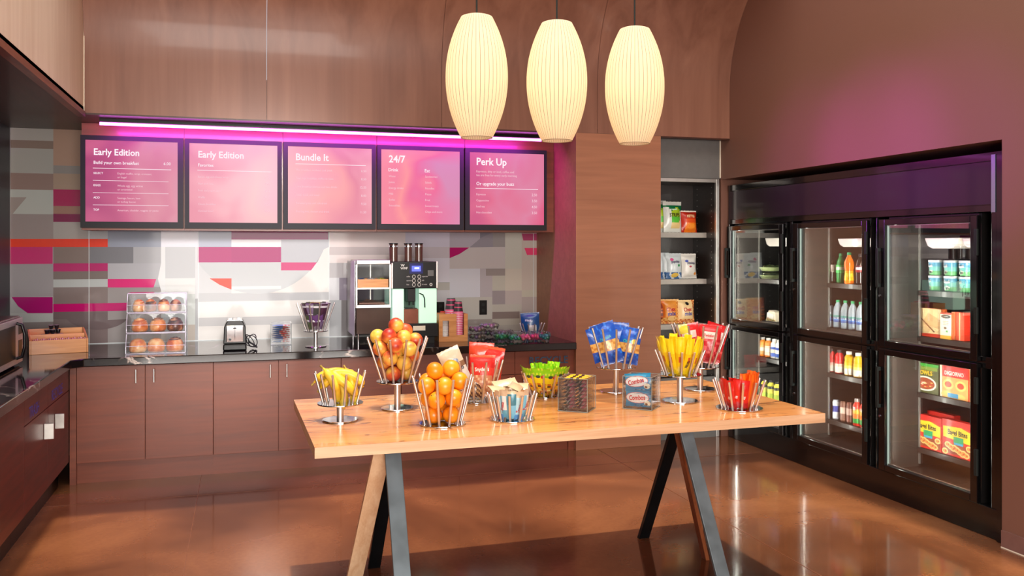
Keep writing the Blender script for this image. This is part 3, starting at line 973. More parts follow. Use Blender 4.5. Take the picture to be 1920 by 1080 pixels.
M['menu_text'] = emitter('menu_text', (255, 240, 248), 1.05)
M['menu_text_soft'] = emitter('menu_text_soft', (250, 205, 218), 1.0)
S = 2
screen(0, 'leftmost menu screen listing the build your own breakfast', [
    ('Early Edition', 175, 290, 13, 'L', .022), ('Build your own breakfast', 175, 307, 6.4, 'L', .012), ('6.00', 320, 310, 6, 'R'),
    ('L', 174, 321, 315, .004), ('SELECT', 175, 326, 4.2, 'L', .01), ('English muffin, wrap, croissant', 220, 327, 4, 'L', 0, S), ('or bagel', 220, 334, 4, 'L', 0, S),
    ('L', 174, 316, 338, .0025), ('EGGS', 175, 349, 4.2, 'L', .01), ('Whole egg, egg whites', 220, 350, 4, 'L', 0, S), ('or scrambled', 220, 357, 4, 'L', 0, S),
    ('L', 174, 316, 361, .0025), ('ADD', 175, 372, 4.2, 'L', .01), ('Sausage, bacon, ham', 220, 373, 4, 'L', 0, S), ('or turkey bacon', 220, 380, 4, 'L', 0, S),
    ('L', 174, 316, 384, .0025), ('TOP', 175, 395, 4.2, 'L', .01), ('American, cheddar, veggies or pesto', 220, 396, 4, 'L', 0, S)])
screen(1, 'second menu screen from the left, listing the breakfast favorites', [
    ('Early Edition', 371, 295, 13, 'L', .022), ('Favorites', 371, 312, 6, 'L', .012), ('L', 370, 509, 319, .004)] +
    [(tx, 371, 333 + 12.8 * k, 3.8, 'L', 0, S) for k, tx in enumerate(['Bacon, egg and cheese wrap', 'Ham and swiss', 'Fruit and yogurt bowl', 'Waffle', 'Classic breakfast', 'Oatmeal bowl'])] +
    [(tx, 506, 335 + 12.6 * k, 4.2, 'R', .01, S) for k, tx in enumerate(['5.50', '3.95', '4.50', '5.50', '7.95', '8.50'])])
screen(2, 'middle menu screen headed with the bundle offers', [
    ('Bundle It', 554, 300, 13, 'L', .022), ('L', 554, 686, 307, .004)] +
    [(tx, 555, 320 + 15.6 * k, 3.8, 'L', 0, S) for k, tx in enumerate(['Hot breakfast sandwich and drink', 'Fruit cup, breakfast, coffee or juice', 'Two breakfast entrees and two drinks', 'Salad, drink and snack', 'Personal pizza and soft drink', 'Evening bite, dessert and drink'])] +
    [(tx, 687, 323 + 15.4 * k, 4.4, 'R', .01, S) for k, tx in enumerate(['6.50', '8.50', '12.50', '8.00', '9.50', '11.50'])])
screen(3, 'fourth menu screen from the left, with drink and eat columns', [
    ('24/7', 729, 304, 13, 'L', .022), ('Drink', 728, 321, 6, 'L', .012), ('Eat', 796, 323, 6, 'L', .012)] +
    [(tx, 729, 332 + 11 * k, 3.8, 'L', 0, S) for k, tx in enumerate(['Water', 'Juices', 'Energy drinks', 'Milk', 'Sodas', 'Smoothies'])] +
    [(tx, 797, 333 + 11 * k, 3.8, 'L', 0, S) for k, tx in enumerate(['Sandwiches', 'Salads', 'Noodles', 'Pizzas', 'Fruit', 'Sweet treats', 'Chips and more'])])
screen(4, 'rightmost menu screen listing the coffee upgrades', [
    ('Perk Up', 893, 309, 13, 'L', .022), ('Espresso, drip or iced, coffee and', 893, 323, 4, 'L', 0, S), ('tea are free for every early morning', 893, 330, 4, 'L', 0, S),
    ('Or upgrade your buzz', 893, 347, 6, 'L', .012), ('L', 892, 1009, 353, .004)] +
    [(tx, 893, 366 + 11.3 * k, 3.8, 'L', 0, S) for k, tx in enumerate(['Espresso', 'Cappuccino', 'Iced tea', 'Hot chocolate'])] +
    [(tx, 1007, 368 + 11.2 * k, 4.4, 'R', .01, S) for k, tx in enumerate(['2.50', '3.50', '4.50', '3.50'])])
for ii, u in enumerate((830,)):
    pass

# ================================================================== SNACK SHELF
SY = 7.20
t = thing('snack_shelf', 'tall dark snack shelf with a pale steel frame between the column and the fridge', 'shelf', (3.835, SY, 0))
W2, HS, D = .325, 2.348, .45
b = MB()
b.box(-W2, -W2 + .03, -.012, .02, 0, HS); b.box(W2 - .03, W2, -.012, .02, 0, HS); b.box(-W2 + .03, W2 - .03, -.012, .02, HS - .032, HS)
b.build('frame', M['steel_frame'], t, bevel=.002)
b = MB()
b.box(-W2, -W2 + .02, .021, D, 0, HS); b.box(W2 - .02, W2, .021, D, 0, HS)
b.box(-W2 + .02, W2 - .02, .021, D, HS - .03, HS - .005); b.box(-W2 + .02, W2 - .02, D, D + .02, 0, HS); b.box(-W2 + .02, W2 - .02, .021, D, .1, .12)
b.build('lining', M['dark_inner'], t)
b = MB()
for s in (-1, 1):
    for yy in (.09, .36):
        for k in range(38):
            z = .28 + k * .054
            x = s * (W2 - .0205)
            b.cyl((x, yy, z), (x - s * .0015, yy, z), .0045, 8)
b.build('peg_holes', M['steel_frame'], t)
SFY = 7.38
SH = [on_y(1240, v, SFY).z for v in (436, 524, 609)] + [.58]
for z in SH:
    b = MB(); b.box(-W2 + .022, W2 - .022, SFY - SY + .008, D - .005, z - .03, z); b.box(-W2 + .022, W2 - .022, SFY - SY, SFY - SY + .008, z - .046, z + .001)
    b.build('shelf_board', M['shelf_grey'], t, bevel=.001)
b = MB(); b.box(-W2 + .03, W2 - .03, -.004, .02, 0, .55); b.build('lower_panel', M['grey_panel'], t)
# ================================================================== FRIDGE WALL
FX = 4.24
def fy(u, v=500):
    return on_x(u, v, FX).y
FY0, FY1 = YR0 + .012, 7.165
bays = [(6.22, 7.145), (5.20, 6.19), (4.20, 5.19)]     # far to near
GL = [(fy(1466), fy(1375)), (fy(1622), fy(1501)), (fy(1826), fy(1665))]
FZ = 2.287
fridge = thing('display_fridge', 'black three-bay glass-door display fridge built into the right wall', 'fridge', (FX, (FY0 + FY1) / 2, 0))
fc = (FY0 + FY1) / 2
def fb(mb, x0, x1, y0, y1, z0, z1, mi=0, **k):
    mb.box(x0 - FX, x1 - FX, y0 - fc, y1 - fc, z0, z1, mi, **k)
dz0, dz1, dz2, dz3 = .235, .985, 1.085, 1.875    # lower glass, upper glass
b = MB()
XI = FX + .80
fb(b, FX, XI, FY0, FY0 + .05, 0, FZ); fb(b, FX, XI, FY1 - .02, FY1, 0, FZ)
fb(b, FX, XI, FY0 + .05, FY1 - .02, 0, .18); fb(b, FX, XI, FY0 + .05, FY1 - .02, 1.935, FZ)
fb(b, XI - .03, XI, FY0 + .05, FY1 - .02, .18, 1.935)
for i in range(3):
    y0, y1 = bays[i]
    if i < 2:
        fb(b, FX + .004, FX + .02, bays[i + 1][1], y0, .18, 1.935)
    fb(b, FX + .004, FX + .02, y0, y1, 1.0, 1.07)
fb(b, FX + .004, FX + .02, FY0 + .05, bays[2][0], .18, 1.935)
b.build('body', M['black_frame'], fridge, bevel=.003)
# valance
b = MB(); fb(b, FX - .012, FX, FY0 + .07, FY1 - .02, 1.935, 1.975); fb(b, FX - .012, FX, FY0 + .07, FY1 - .02, 2.235, FZ)
b.build('valance_rail', M['black_frame'], fridge, bevel=.002)
b = MB(); fb(b, FX - .006, FX - .001, FY0 + .09, FY1 - .02, 1.98, 2.23)
b.build('valance_panel', plain('plum_black_panel', (40, 26, 38), .35, 0, .3, noise=0), fridge)
b = MB(); fb(b, FX - .02, FX - .012, FY0 + .075, FY0 + .105, 1.93, 2.27)
b.build('end_cap', plain('pale_blue_steel', (150, 180, 196), .15, .8, noise=0), fridge)
b = MB(); fb(b, FX - .018, FX, FY0, FY0 + .07, 0, FZ); b.build('side_post', M['black_frame'], fridge, bevel=.002)
# lining and shelves of each bay
lin_mb = MB()
for i, (y0, y1) in enumerate(bays):
    g0, g1 = GL[i]
    # side panels
    fb(lin_mb, FX + .03, FX + .27, g1 + .012, g1 + .02, .18, 1.93, 1)
    fb(lin_mb, FX + .27, XI - .03, g1 + .012, g1 + .05, .18, 1.93, 0)
    fb(lin_mb, FX + .03, XI - .03, g0 - .03, g0 - .02, .18, 1.93, 0)
    fb(lin_mb, FX + .02, XI - .03, g0 - .02, g1 + .012, .18, .20, 0)
    fb(lin_mb, FX + .02, XI - .03, g0 - .02, g1 + .012, 1.90, 1.93, 0)
    fb(lin_mb, XI - .04, XI - .03, g0 - .02, g1 + .012, .20, 1.90, 0)
lin_mb.build('lining', [M['fridge_inner'], M['fridge_side']], fridge)
for i in range(3):
    g0, g1 = GL[i]
    b = MB()
    for s in (g1 + .004, ):
        fb(b, FX + .262, FX + .272, s - .006, s + .006, .22, 1.88)
    fb(b, FX + .262, FX + .272, g0 - .018, g0 - .006, .22, 1.88)
    b.build('shelf_rail', M['steel_frame'], fridge)
XS = FX + .27
def fshelf(i, z, depth=.42):
    g0, g1 = GL[i]
    b = MB(); fb(b, XS - .012, XS + depth, g0 - .015, g1 + .008, z - .012, z - .002); fb(b, XS - .02, XS - .012, g0 - .015, g1 + .008, z - .035, z - .0)
    b.build('shelf', M['dark_inner'], fridge)
def fz(u, v):
    return on_x(u, v, XS).z
SHZ = {(0, 0): fz(1440, 524), (0, 1): fz(1440, 603), (0, 2): fz(1440, 671), (0, 3): fz(1450, 752),
       (1, 0): fz(1580, 532), (1, 1): fz(1580, 617), (1, 2): fz(1580, 703), (1, 3): fz(1580, 792),
       (2, 0): fz(1770, 547), (2, 1): fz(1740, 632), (2, 2): fz(1760, 742), (2, 3): fz(1760, 848)}
for (i, k), z in SHZ.items():
    fshelf(i, z)
# doors
def fdoor(i, lower):
    g0, g1 = GL[i]
    z0, z1 = (dz0, dz1) if lower else (dz2, dz3)
    o0, o1 = g0 - .055, g1 + .06
    b = MB()
    yc = (o0 + o1) / 2
    t_, bt = .042, .045
    fb(b, FX - .03, FX, o0, g0, z0 - bt, z1 + t_); fb(b, FX - .03, FX, g1, o1, z0 - bt, z1 + t_)
    fb(b, FX - .03, FX, g0, g1, z0 - bt, z0); fb(b, FX - .03, FX, g0, g1, z1, z1 + t_)
    d = b.build('door', M['black_frame'], fridge, bevel=.004)
    b = MB(); fb(b, FX - .016, FX - .008, g0 - .003, g1 + .003, z0 - .003, z1 + .003); b.build('door_pane', M['door_glass'], d)
    # pale gasket; the caught inside light is put into its left strip as emission
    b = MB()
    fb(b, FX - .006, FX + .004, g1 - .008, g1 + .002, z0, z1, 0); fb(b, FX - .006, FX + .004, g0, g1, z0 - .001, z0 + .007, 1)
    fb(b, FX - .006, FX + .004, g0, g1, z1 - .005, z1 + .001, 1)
    b.build('gasket', [M['gasket_glow'], M['steel_frame']], d)
    b = MB()
    hy = g1 + .045
    h0, h1 = (.62, .90) if lower else (1.45, 1.72)
    fb(b, FX - .058, FX - .048, hy - .012, hy + .012, h0, h1); fb(b, FX - .048, FX - .03, hy - .012, hy + .012, h0, h0 + .025); fb(b, FX - .048, FX - .03, hy - .012, hy + .012, h1 - .025, h1)
    b.build('handle', M['bezel'], d, bevel=.003)
    b = MB(); b.cyl((-.036, hy - fc, h0 - .06), (-.03, hy - fc, h0 - .06), .008, 12); b.build('lock', M['chrome'], d)
    b = MB()
    for zz in (z0 + .12, z1 - .2):
        fb(b, FX - .045, FX - .03, o0 - .012, o0 + .012, zz, zz + .16)
    b.build('hinge', M['bezel'], d, bevel=.003)
for i in range(3):
    fdoor(i, False); fdoor(i, True)
# lamps of the fridge: tube behind the left mullion of each bay
for i in range(3):
    g0, g1 = GL[i]
    for z, e in ((1.48, 3.5), (.62, 3.5)):
        lamp('fridge_lamp', 'AREA', (FX + .03, g1 - .004, z), e, (1.0, .96, .86), rot=(pi / 2, 0, atan2(-.62, -.5)), shape='RECTANGLE', size=.025, size_y=.72)
    lamp('fridge_lamp', 'AREA', (FX + .03, g0 - .012, 1.05), 24, (1.0, .96, .86), rot=(pi / 2, 0, atan2(-.55, .5)), shape='RECTANGLE', size=.025, size_y=1.5)
# translucent lamp covers below the lid of each bay
def cover(i, ua, ub, v0, v1):
    ya, yb = on_x(ua, v0, XS).y, on_x(ub, v0, XS).y
    z1, z0 = fz((ua + ub) / 2, v0), fz((ua + ub) / 2, v1)
    b = MB()
    hl = (ya - yb) / 2; c = (ya + yb) / 2 - fc
    b.prism([(c - hl, z1), (c + hl, z1), (c + hl * .82, (z0 * .75 + z1 * .25)), (c + hl * .55, z0), (c - hl * .55, z0), (c - hl * .82, z0 * .75 + z1 * .25)], XS - FX, XS - FX + .18, axis='X')
    b.build('light_cover', plain('frosted_cover', (225, 215, 205), .25, 0, .5, emit=(230, 215, 200), es=.25), fridge, bevel=.006)
cover(0, 1434, 1470, 446, 462); cover(1, 1570, 1618, 447, 463); cover(2, 1733, 1797, 446, 466); cover(2, 1803, 1850, 446, 464)
b = MB(); y_ = on_x(1705, 462, XS).y
fb(b, FX + .262, FX + .264, y_ - .075, y_ + .075, fz(1705, 474), fz(1705, 447))
b.text('NOTICE', y_ - fc, 0, .01) if False else None
pp = b.build('notice', M['white_warm'], fridge)

# ------------------------------------------------------------------ fridge goods
FACE = -pi / 2      # a -Y front turned to look out of the fridge (-X)
def fpos(u, v, dx=0.0):
    p = on_x(u, v, XS + dx)
    return p

def bottle(name, prof_scale, h, body, cap, label_c, label_z=(.35, .6), liquid=None, shape='pet', label=None, cat='bottle', group=None, r=.032):
    if shape == 'pet':
        prof = [(.80, 0), (.97, .02), (1.0, .06), (.96, .20), (1.0, .34), (1.0, .56), (.97, .64), (.80, .76), (.50, .86), (.38, .89), (.38, .93)]
    elif shape == 'orange':
        prof = [(.80, 0), (1.0, .03), (1.0, .18), (.86, .32), (.86, .42), (1.04, .58), (1.0, .68), (.70, .80), (.42, .87), (.38, .93)]
    elif shape == 'juice':
        prof = [(.90, 0), (1.0, .03), (1.0, .55), (.92, .62), (1.0, .70), (.92, .78), (.60, .86), (.55, .88), (.55, .9)]
    else:
        prof = [(.85, 0), (1.0, .03), (1.0, .92), (.85, .97), (.84, 1.0)]
    b = MB()
    b.lathe([(a * r, z * h) for a, z in prof], 20, 0)
    o = b.build(name, body, smooth=60)
    if shape != 'can':
        capr = .40 if shape != 'juice' else .58
        b = MB(); b.lathe([(capr * r, .92 * h if shape != 'juice' else .885 * h), (capr * r, h), (capr * r * .9, h * 1.005)], 16); b.build('cap', cap, o, smooth=40)
    if label_c is not None:
        b = MB()
        z0, z1 = label_z[0] * h, label_z[1] * h
        def rad(z):
            for (a, za), (c, zb) in zip(prof, prof[1:]):
                if za <= z <= zb: return (a + (c - a) * (z - za) / (zb - za)) * r
            return r
        zs = [z0 + (z1 - z0) * k / 8 for k in range(9)]
        b.lathe([(rad(z / h) + .0006, z) for z in zs], 20, 0, cols=[label_c[int(k * len(label_c) / 8)] for k in range(8)], close=False)
        b.build('label', M['print'], o, smooth=60)
    tag(o, label, cat, group)
    return o
def wrap_bottle_text(o, txt, size, z, r, col, h):
    # lettering laid round the front (-Y side) of a bottle
    V, F, wd = letters(txt, .02)
    vv = []
    for a, c in V:
        ang = (a - wd / 2) * size / r
        vv.append((r * 1.012 * sin(ang), -r * 1.012 * cos(ang), z + c * size))
    b = MB(); b.add(vv, F, 0, col); return b.build('lettering', M['print'], o)

clear_pet = plain('clear_bottle', (214, 226, 238), .08, 0, .6, trans=.55, ior=1.2, noise=0)
dark_cola = plain('cola_bottle', (34, 14, 10), .08, 0, .6, noise=0)
green_pet = plain('green_bottle', (20, 150, 70), .08, 0, .6, trans=.3, noise=0)
orange_pet = plain('orange_drink', (250, 120, 10), .12, 0, .6, emit=(250, 110, 10), es=.0, noise=.05)
cap_w = plain('white_cap', (230, 225, 220), .4, noise=0); cap_g = plain('green_cap', (20, 150, 90), .4, noise=0); cap_k = plain('dark_cap', (25, 22, 24), .4, noise=0)
W_ = lin((236, 232, 224)); K_ = lin((18, 16, 18))

def place(o, u, v, dx=0.0, z=None, rot=FACE):
    p = fpos(u, v, dx); o.location = (p.x, p.y, z if z is not None else p.z); o.rotation_euler = (0, 0, rot); return o

z = SHZ[(1, 0)] + .0005
Rb = .034
o = bottle('soda_bottle', 1, .235, dark_cola, cap_w, [lin((226, 196, 190))] * 8, (.38, .62), label='dark cola bottle with a pale label and white cap, leftmost on the upper fridge shelf', group='soda bottles on the upper fridge shelf', r=Rb); place(o, 1559, 500, .045, z)
o = bottle('soda_bottle', 1, .235, green_pet, cap_g, [lin((60, 190, 90)), lin((210, 230, 200)), lin((60, 190, 90))], (.35, .62), label='green soda bottle between the dark cola bottle and the orange soda', group='soda bottles on the upper fridge shelf', r=Rb); place(o, 1576, 500, .05, z)
o = bottle('soda_bottle', 1, .245, orange_pet, cap_g, [lin((250, 190, 20)), lin((250, 210, 60)), lin((250, 170, 10))], (.12, .42), shape='orange', label='orange soda bottle with a yellow label and green cap', group='soda bottles on the upper fridge shelf', r=Rb * 1.1); place(o, 1592, 500, .0, z)
o = bottle('soda_bottle', 1, .235, dark_cola, cap_k, [lin((160, 20, 30)), lin((230, 220, 215)), lin((90, 20, 30))], (.40, .62), label='dark soda bottle with a red and white label, right of the orange soda', group='soda bottles on the upper fridge shelf', r=Rb); place(o, 1613, 500, .03, z)
z = SHZ[(1, 1)] + .0005
o0 = bottle('water_bottle', 1, .222, clear_pet, cap_g, [lin((30, 70, 140)), lin((60, 110, 180)), lin((30, 60, 120)), lin((40, 130, 120))], (.22, .46), label='x', group='green-capped water bottles on the middle fridge shelf', r=Rb * 1.05)
wrap_bottle_text(o0, 'DASANI', .022, .222 * .33, Rb * 1.05, W_, .222)
for k, u in enumerate((1556, 1571, 1585, 1599, 1614)):
    q = o0 if k == 0 else copy_tree(o0)
    q['label'] = 'clear water bottle with a green cap, %s of the five' % nth(k, 5)
    place(q, u, 580, .03, z)
for k, (u, c) in enumerate(((1559, (214, 44, 40)), (1574, (208, 30, 36)), (1592, (244, 176, 20)), (1609, (246, 178, 24)))):
    cc = plain('juice_%d' % k, c, .1, 0, .5, noise=.05)
    o = bottle('juice_bottle', 1, .185, cc, cap_w if k > 1 else cap_k, [lin((232, 226, 214)), lin((236, 228, 214)), lin((240, 190, 170)) if k < 2 else lin((250, 220, 110)), lin(c)], (.04, .55), shape='juice',
               label=['red juice bottle with a white label, far left above the drink cans', 'second red juice bottle, beside the yellow ones', 'yellow juice bottle with a white label, next to the red ones', 'yellow juice bottle at the right end of its shelf'][k], group='juice bottles in the lower middle bay', r=.036)
    place(o, u, 680, .04, SHZ[(1, 2)] + .0005)
z = SHZ[(1, 3)] + .0005
cans = [(1555, [(12, 14, 12), (60, 200, 60), (14, 16, 14)], (14, 16, 14), 'black energy drink can with a green claw mark', .155),
        (1568, [(220, 222, 228), (40, 60, 160), (215, 218, 226)], (205, 210, 220), 'silver and blue energy drink can', .155),
        (1582, [(150, 104, 86), (226, 196, 180), (120, 74, 58)], (140, 96, 80), 'brown iced coffee can next to the silver can', .160),
        (1594, [(118, 66, 52), (216, 180, 166), (100, 56, 44)], (112, 64, 52), 'darker brown iced coffee can next to the tall juice', .165)]
for u, lc, bc, lb, h in cans:
    o = bottle('drink_can', 1, h, plain('can_metal_%d' % u, bc, .2, .5, noise=0), None, [lin(c) for c in lc], (.08, .92), shape='can', label=lb + ' on the lower middle fridge shelf', cat='can', group='cans in the lower middle bay', r=.028)
    place(o, u, 770, .035, z)
    if u == 1555:
        b = MB()
        for k in (-1, 0, 1):
            b.box(k * .009 - .002, k * .009 + .002, -.0288, -.0282, .07, .115 - abs(k) * .006, 0, lin((80, 220, 70)))
        b.build('claw_mark', M['print'], o)
for k, (u, lb) in enumerate(((1607, 'tall red, orange and green juice bottle right of the coffee cans'), (1620, 'second tall vegetable juice bottle at the right end of the cans'))):
    o = bottle('juice_bottle', 1, .205, plain('veg_juice_%d' % k, (214, 44, 30), .15, 0, .4, noise=0), plain('silver_cap%d' % k, (190, 185, 180), .3, .6, noise=0),
               [lin((30, 150, 60)), lin((236, 120, 30)), lin((240, 190, 60)), lin((220, 50, 30))], (.1, .8), shape='juice', label=lb, group='tall juice bottles in the lower middle bay', r=.032)
    place(o, u, 770, .03, z)
    wrap_bottle_text(o, 'V8', .035, .12, .033, W_, .2)
# left bay
for k, (u, c, c2) in enumerate(((1430, (246, 150, 40), (236, 170, 90)), (1441, (240, 140, 60), (240, 200, 180)), (1452, (236, 226, 216), (70, 100, 190)), (1461, (228, 224, 226), (40, 80, 180)))):
    o = bottle('juice_bottle', 1, .17, plain('smoothie_%d' % k, c, .2, 0, .4, noise=0), cap_w, [lin(c2), lin((240, 226, 206)), lin(c2)], (.1, .6), shape='juice',
               label=['orange smoothie bottle, leftmost on its shelf in the left bay', 'second orange smoothie bottle in the left bay', 'white and blue bottle beside the orange smoothies', 'white and blue bottle at the right edge of the left bay'][k], group='smoothie bottles in the left bay', r=.034)
    place(o, u, 650, .04, SHZ[(0, 2)] + .0005)
for k, u in enumerate((1434, 1446, 1458)):
    o = bottle('juice_bottle', 1, .17, plain('lime_%d' % k, (226, 214, 60), .15, 0, .4, noise=0), cap_k, [lin((180, 200, 60)), lin((244, 232, 90)), lin((30, 30, 24))], (.1, .7), shape='juice',
               label='yellow-green bottle with a black band, %s of the three' % nth(k, 3), group='yellow bottles in the lower left bay', r=.034)
    place(o, u, 740, .04, SHZ[(0, 3)] + .0005)
# salads in clear tubs
def salad(u, v, z, lb):
    t = thing('salad_tub', lb, 'salad', fpos(u, v, .09).to_tuple()[:2] + (z,), FACE, 'salad tubs in the left bay')
    b = MB(); b.lathe([(.07, 0), (.075, .003), (.100, .035), (.104, .036)], 24, cols=[lin((196, 210, 150))] * 3); b.build('tub', M['print'], t, smooth=50)
    b = MB()
    for k in range(34):
        a = random.random() * 6.28; rr = .088 * sqrt(random.random()); zz = .037 + .022 * (1 - (rr / .09) ** 2) * random.random()
        c = random.choice([(126, 178, 40), (196, 210, 90), (226, 226, 170), (90, 150, 30), (230, 190, 120)])
        b.add([(rr * cos(a) - .02, rr * sin(a) - .012, zz), (rr * cos(a) + .018, rr * sin(a) - .014, zz + .008), (rr * cos(a) + .02, rr * sin(a) + .014, zz - .002), (rr * cos(a) - .016, rr * sin(a) + .012, zz + .006)], [(0, 1, 2, 3)], 0, lin(c))
    b.build('leaves', M['print'], t, smooth=60)
    b = MB(); b.lathe([(.104, .0365), (.100, .052), (.07, .066), (.0, .068)], 24); b.build('lid', M['acrylic'], t, smooth=50)
zt = SHZ[(0, 0)]
salad(1444, 522, zt + .001, 'green salad in a clear round tub, lower of the two in the left bay')
salad(1444, 505, zt + .072, 'green salad in a clear round tub, stacked on the other salad')
for k, (u, lb) in enumerate(((1425, 'wrapped sandwich, left one on the shelf below the salads'), (1450, 'wrapped sandwich, right one on the shelf below the salads'))):
    p = fpos(u, 590, .06)
    t = thing('sandwich_pack', lb, 'sandwich', (p.x, p.y, SHZ[(0, 1)] + .001), FACE + .1, 'sandwich packs in the left bay')
    b = MB(); b.prism([(-.07, 0), (.07, 0), (.055, .085), (-.03, .10)], -.03, .05, col=lin((236, 222, 196))); b.build('bread', M['print_matte'], t, bevel=.006)
    b = MB(); b.prism([(-.05, .03), (.045, .02), (.045, .06), (-.045, .08)], -.034, -.031, col=lin((245, 240, 232))); b.build('paper_label', M['print_matte'], t)
    b = MB()
    for q in range(16):
        x = -.06 + .12 * random.random(); zz = .006 + .02 * random.random()
        b.box(x - .008, x + .008, -.0345, -.0315, zz, zz + .008, 0, lin(random.choice([(150, 170, 60), (226, 150, 120), (240, 220, 140), (170, 110, 70)])))
    b.build('filling', M['print'], t)
# big green tub standing behind the left edge of the left bay
# frozen cups in the right bay
ic = lambda c: lin(c)
def cup_pint():
    b = MB()
    pr = [(.036, 0), (.038, .004), (.040, .03), (.042, .06), (.044, .088), (.046, .089), (.046, .102), (.044, .104)]
    cols = [ic((60, 130, 80)), ic((110, 190, 120)), ic((120, 200, 190)), ic((90, 170, 200)), ic((200, 215, 220)), ic((225, 228, 230)), ic((225, 228, 230))]
    b.lathe(pr, 24, cols=cols)
    # printed picture on the front: cream hill, lettering band
    def wrap(pts, z, rr, c):
        b.add([(rr * sin(a), -rr * cos(a), zz) for a, zz in pts], [tuple(range(len(pts)))], 0, c)
    wrap([(-.6, .058), (0, .054), (.6, .058), (.5, .080), (0, .084), (-.5, .080)], 0, .0450, ic((232, 236, 232)))
    wrap([(-.5, .012), (.3, .012), (.6, .03), (0, .040), (-.6, .028)], 0, .0418, ic((220, 226, 200)))
    wrap([(-.1, .015), (.4, .015), (.4, .026), (0, .03)], 0, .0422, ic((40, 36, 34)))
    V, F, wd = letters("BEN&JERRY'S", .02)
    s_ = .0095
    b.add([(.0456 * sin((a - wd / 2) * s_ / .0456), -.0456 * cos((a - wd / 2) * s_ / .0456), .067 + c * s_) for a, c in V], F, 0, ic((30, 50, 60)))
    return b.build('ice_cream_cup', M['print'], smooth=50)
c0 = cup_pint(); first = True
for row in (0, 1):
    for k, u in enumerate((1725, 1754, 1783, 1812)):
        q = c0 if first else copy_tree(c0); first = False
        p = fpos(u, 530, .06)
        q.location = (p.x, p.y, SHZ[(2, 0)] + .001 + row * .106); q.rotation_euler = (0, 0, FACE + random.uniform(-.5, .2))
        tag(q, 'blue and green ice cream cup, %s in the %s row' % (nth(k, 4), ('lower', 'upper')[row]), 'ice cream cup', 'ice cream cups in the right bay')

def carton(name, w, h, d, painter, label, cat, group, loc, rot, parts=None):
    b = MB(); b.box(-w / 2, w / 2, 0, d, 0, h, 0, painter.side)
    painter(b, w, h)
    o = b.build(name, M['print_matte']); o.location = loc; o.rotation_euler = (0, 0, rot)
    return tag(o, label, cat, group)
def quad(b, x0, x1, z0, z1, y, c):
    b.add([(x0, y, z0), (x1, y, z0), (x1, y, z1), (x0, y, z1)], [(0, 1, 2, 3)], 0, lin(c))
def disc(b, x, z, rx, rz, y, c, n=20):
    b.add([(x + rx * cos(2 * pi * k / n), y, z + rz * sin(2 * pi * k / n)) for k in range(n)], [tuple(range(n))], 0, lin(c))
def polyq(b, pts, y, c):
    b.add([(x, y, z) for x, z in pts], [tuple(range(len(pts)))], 0, lin(c))
def bagel_p(b, w, h):
    quad(b, -w / 2 + .004, w / 2 - .004, .004, h - .004, -.0004, (214, 40, 28))
    polyq(b, [(-w * .46, h * .50), (w * .46, h * .42), (w * .46, h * .74), (w * .1, h * .84), (-w * .46, h * .80)], -.0008, (248, 206, 40))
    b.text('Bagel Bites', 0, h * .60, h * .20, y=-.0014, col=lin((20, 18, 22)), align='C', bold=.03, squeeze=.82)
    quad(b, -w * .46, w * .46, h * .06, h * .34, -.0008, (150, 60, 30))
    random.seed(5)
    for k in range(11):
        x = -w * .40 + w * .80 * ((k * .37) % 1); zz = h * (.10 + .24 * ((k * .61) % 1))
        disc(b, x, zz, w * .10, h * .085, -.0010 - k * .00005, (240, 208, 130)); disc(b, x, zz, w * .065, h * .05, -.0018 - k * .00001, (226, 150, 70))
        disc(b, x + .006, zz, w * .02, h * .02, -.0020, (200, 50, 30))
    quad(b, -w * .12, w * .20, h * .36, h * .56, -.0024, (40, 150, 90))
    quad(b, -w * .10, w * .18, h * .34, h * .40, -.0027, (60, 160, 200))
bagel_p.side = lin((196, 30, 26))
def bowls_p(b, w, h):
    quad(b, -w / 2, w / 2, 0, h, -.0004, (78, 84, 44)); quad(b, -w / 2, w / 2, h * .9, h, -.0008, (50, 150, 50)); quad(b, -w * .46, w * .46, h * .78, h * .90, -.0008, (120, 140, 50))
    b.text('BOWLS', 0, h * .62, h * .2, y=-.0014, col=lin((240, 190, 40)), align='C', bold=.03)
    disc(b, 0, h * .32, w * .43, h * .25, -.0010, (236, 230, 214)); disc(b, 0, h * .32, w * .37, h * .2, -.0014, (150, 70, 40))
    for k in range(14):
        disc(b, w * .28 * cos(k * 2.4) * ((k * .37) % 1), h * .32 + h * .15 * sin(k * 2.4) * ((k * .37) % 1), w * .05, h * .02, -.0018 - k * 1e-5, [(240, 220, 190), (200, 50, 30), (226, 170, 90)][k % 3], 8)
bowls_p.side = lin((60, 70, 40))
def pizza_p(b, w, h):
    quad(b, -w / 2, w / 2, 0, h, -.0004, (226, 160, 90)); quad(b, -w / 2, w / 2, h * .62, h, -.0008, (214, 36, 30)); quad(b, -w * .5, -w * .42, 0, h, -.0009, (236, 220, 190))
    b.text('DIGIORNO', .002, h * .68, h * .165, y=-.0014, col=lin((245, 235, 225)), align='C', bold=.02, squeeze=.9)
    for x in (-w * .2, w * .24):
        disc(b, x, h * .40, w * .19, h * .15, -.0010, (240, 200, 110)); disc(b, x, h * .40, w * .12, h * .09, -.0014, (206, 60, 30))
    disc(b, -w * .25, h * .1, w * .2, h * .1, -.0010, (240, 190, 100)); disc(b, w * .2, h * .08, w * .2, h * .08, -.0010, (240, 190, 100))
    quad(b, -w * .22, w * .16, h * .02, h * .15, -.0018, (50, 150, 200))
pizza_p.side = lin((206, 60, 40))
